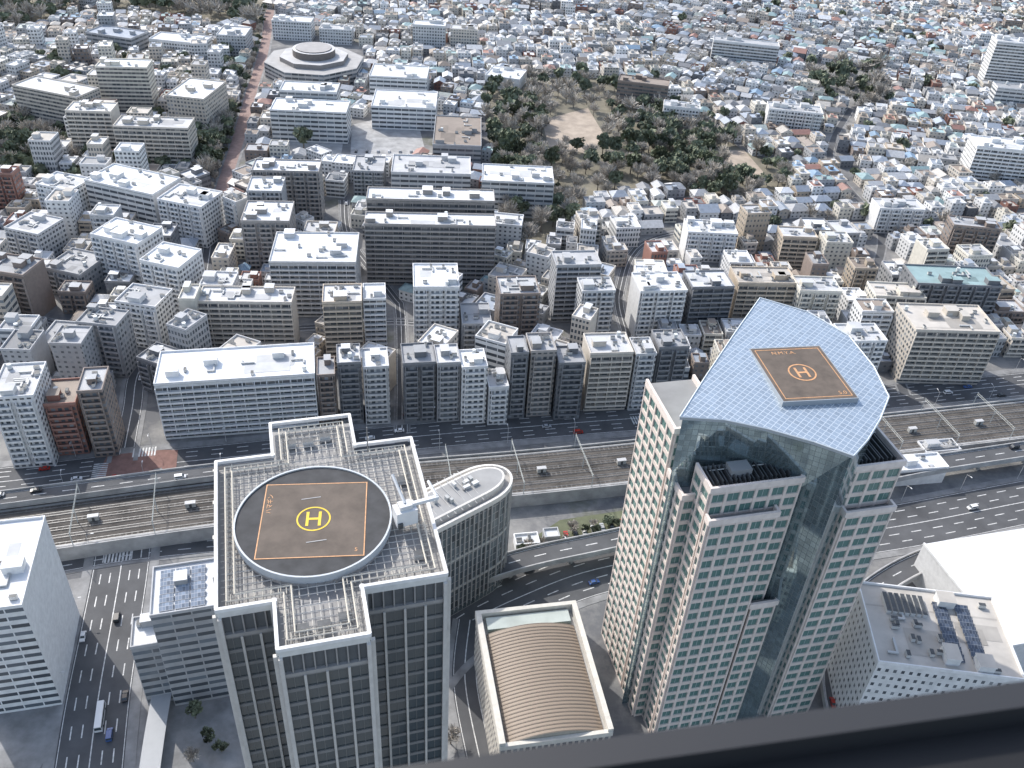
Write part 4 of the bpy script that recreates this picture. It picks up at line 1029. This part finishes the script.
def vehicle(x, y, a, kind, cn, z=.1, lab='driving on the asphalt road'):
    bd, win, wh, L, W_ = CM[kind, cn]
    t = obj(kind, bd, loc=(x, y, z), yaw=a, label=f'{cn} {kind} {lab}', category=kind, group='vehicles on the roads')
    obj('window', win, t)
    for sx in (-.31, .31):
        for sy in (-1, 1): obj('wheel', wh, t, (sx * L, sy * (W_ / 2 - .08), 0))
def traffic(pts, w, lanes, n, z=.1):
    allp = list(walk(pts, 7.0))
    vis = [p for p in allp if 0 < proj(p[0], p[1])[0] < 1024 and proj(p[0], p[1])[1] < 770]
    R.shuffle(vis)
    for x, y, a in vis[:n]:
        k = R.randrange(lanes); o = -w / 2 + (k + .5) * w / lanes; aa = a if k < lanes / 2 else a + math.pi
        vehicle(x - math.sin(a) * o, y + math.cos(a) * o, aa, R.choice(['car'] * 6 + ['van'] * 3 + (['bus'] if w > 20 else [])), R.choice(['white'] * 4 + ['black'] * 3 + ['silver'] * 3 + ['red', 'blue']), z)
traffic(MAIN, 19, 6, 16); traffic(NEAR, 25, 6, 10); traffic(SIDE, 9, 2, 6, 8.05); traffic(DECK, 7.5, 2, 3, 9.05); traffic(LEFT, 21, 6, 8); traffic(LEFT2, 9, 2, 3); traffic(NLEFT, 10, 3, 3); traffic(RAMP, 9, 2, 2, 7.05); traffic(CEN, 6, 2, 3)
for i in range(12):
    x, y = P(356 + (i % 6) * 11, 152 + (i // 6) * 8)
    vehicle(x, y, rad(95), 'car', R.choice(['white', 'silver', 'black']), .05, 'parked in the open car park')
for i in range(7):
    x, y = P(566 + i * 9, 536 - i * 2)
    vehicle(x, y, rad(100), 'car', R.choice(['white', 'silver', 'black', 'red']), .05, 'parked beside the railway line')
lm = MB(); lm.beam((0, 0, 0), (0, 0, 9), .12, 'paint', (.5, .5, .5), .08, 6); lm.beam((0, 0, 9), (2.2, 0, 9.6), .07, 'paint', (.5, .5, .5))
LM = lm.data('street_lamp'); lh = MB(); lh.box(1.8, 2.9, -.2, .2, 9.5, 9.7, 'paint', (.6, .6, .6), bottom=True); LH = lh.data('lamp_head')
for pts, o, fl in ((MAIN, 11, -1), (NEAR, 14, -1), (LEFT, 12, -1), (MAIN, -11, 1)):
    for x, y, a in walk(offs(pts, o), 32, 10):
        u, v = proj(x, y)
        if 0 < u < 1024 and v < 768:
            t = obj('street_lamp', LM, loc=(x, y, .1), yaw=a + fl * math.pi / 2, label='slim grey street lamp on the pavement edge', category='street lamp', group='street lamps along the roads'); obj('lamp_head', LH, t)

# ------------------------------------------------------------------ window sill of the viewing deck
zs = H - .5; a = Vector((*P(400, 766, zs), 0)); b = Vector((*P(1024, 681, zs), 0)); d = (b - a).normalized(); n = Vector((d.y, -d.x, 0))
mb = MB(); simple('framepaint', (.012, .012, .013), .6, 0, var=.1); simple('framelight', (.03, .03, .032), .5, 0, var=.1)
mb.obox((a.x, a.y), (d.x, d.y), (n.x, n.y), -4, 5, 0, .018, zs - .3, zs, 'framelight')
mb.obox((a.x, a.y), (d.x, d.y), (n.x, n.y), -4, 5, .018, .07, zs - .3, zs - .02, 'framepaint')
mb.obox((a.x, a.y), (d.x, d.y), (n.x, n.y), -4, 5, .07, .5, zs - .3, zs - .012, 'framepaint')
ws = obj('window_sill', mb, label='dark metal window sill of the high viewing deck', category='window sill')
mb = MB(); mb.obox((a.x, a.y), (d.x, d.y), (n.x, n.y), -4, 5, .071, .075, zs - .011, zs - .006, 'steel'); obj('trim_strip', mb, ws)

# ------------------------------------------------------------------ camera, light
cam = bpy.data.cameras.new('Camera'); co = bpy.data.objects.new('Camera', cam); COL.objects.link(co)
M = Matrix((xc, yc, zc)).to_4x4(); M.translation = Vector((0, 0, H)); co.matrix_world = M
cam.sensor_width = 36; cam.lens = 36 * F / 1024; cam.clip_start = .02; cam.clip_end = 12000
cam.dof.use_dof = True; cam.dof.focus_distance = 350; cam.dof.aperture_fstop = 10
scene.camera = co
EL, AZ = rad(41), rad(-46)
w = bpy.data.worlds.new('World'); scene.world = w; w.use_nodes = True
sk = w.node_tree.nodes.new('ShaderNodeTexSky'); sk.sky_type = 'NISHITA'; sk.sun_disc = False; sk.sun_elevation = EL; sk.sun_rotation = AZ
sk.dust_density = 2.0; sk.air_density = 1.1
hs = w.node_tree.nodes.new('ShaderNodeHueSaturation'); hs.inputs['Saturation'].default_value = .85
bg = w.node_tree.nodes['Background']; bg.inputs[1].default_value = .265; w.node_tree.links.new(sk.outputs[0], hs.inputs['Color']); w.node_tree.links.new(hs.outputs[0], bg.inputs[0])
sd = Vector((math.sin(AZ) * math.cos(EL), math.cos(AZ) * math.cos(EL), math.sin(EL)))
sl = bpy.data.lights.new('Sun', 'SUN'); sl.energy = 4.2; sl.angle = rad(.5); sl.color = (1, .96, .90)
so = bpy.data.objects.new('Sun', sl); COL.objects.link(so); so.rotation_euler = sd.to_track_quat('Z', 'Y').to_euler()
scene.view_settings.view_transform = 'Standard'; scene.view_settings.look = 'None'; scene.view_settings.exposure = 0
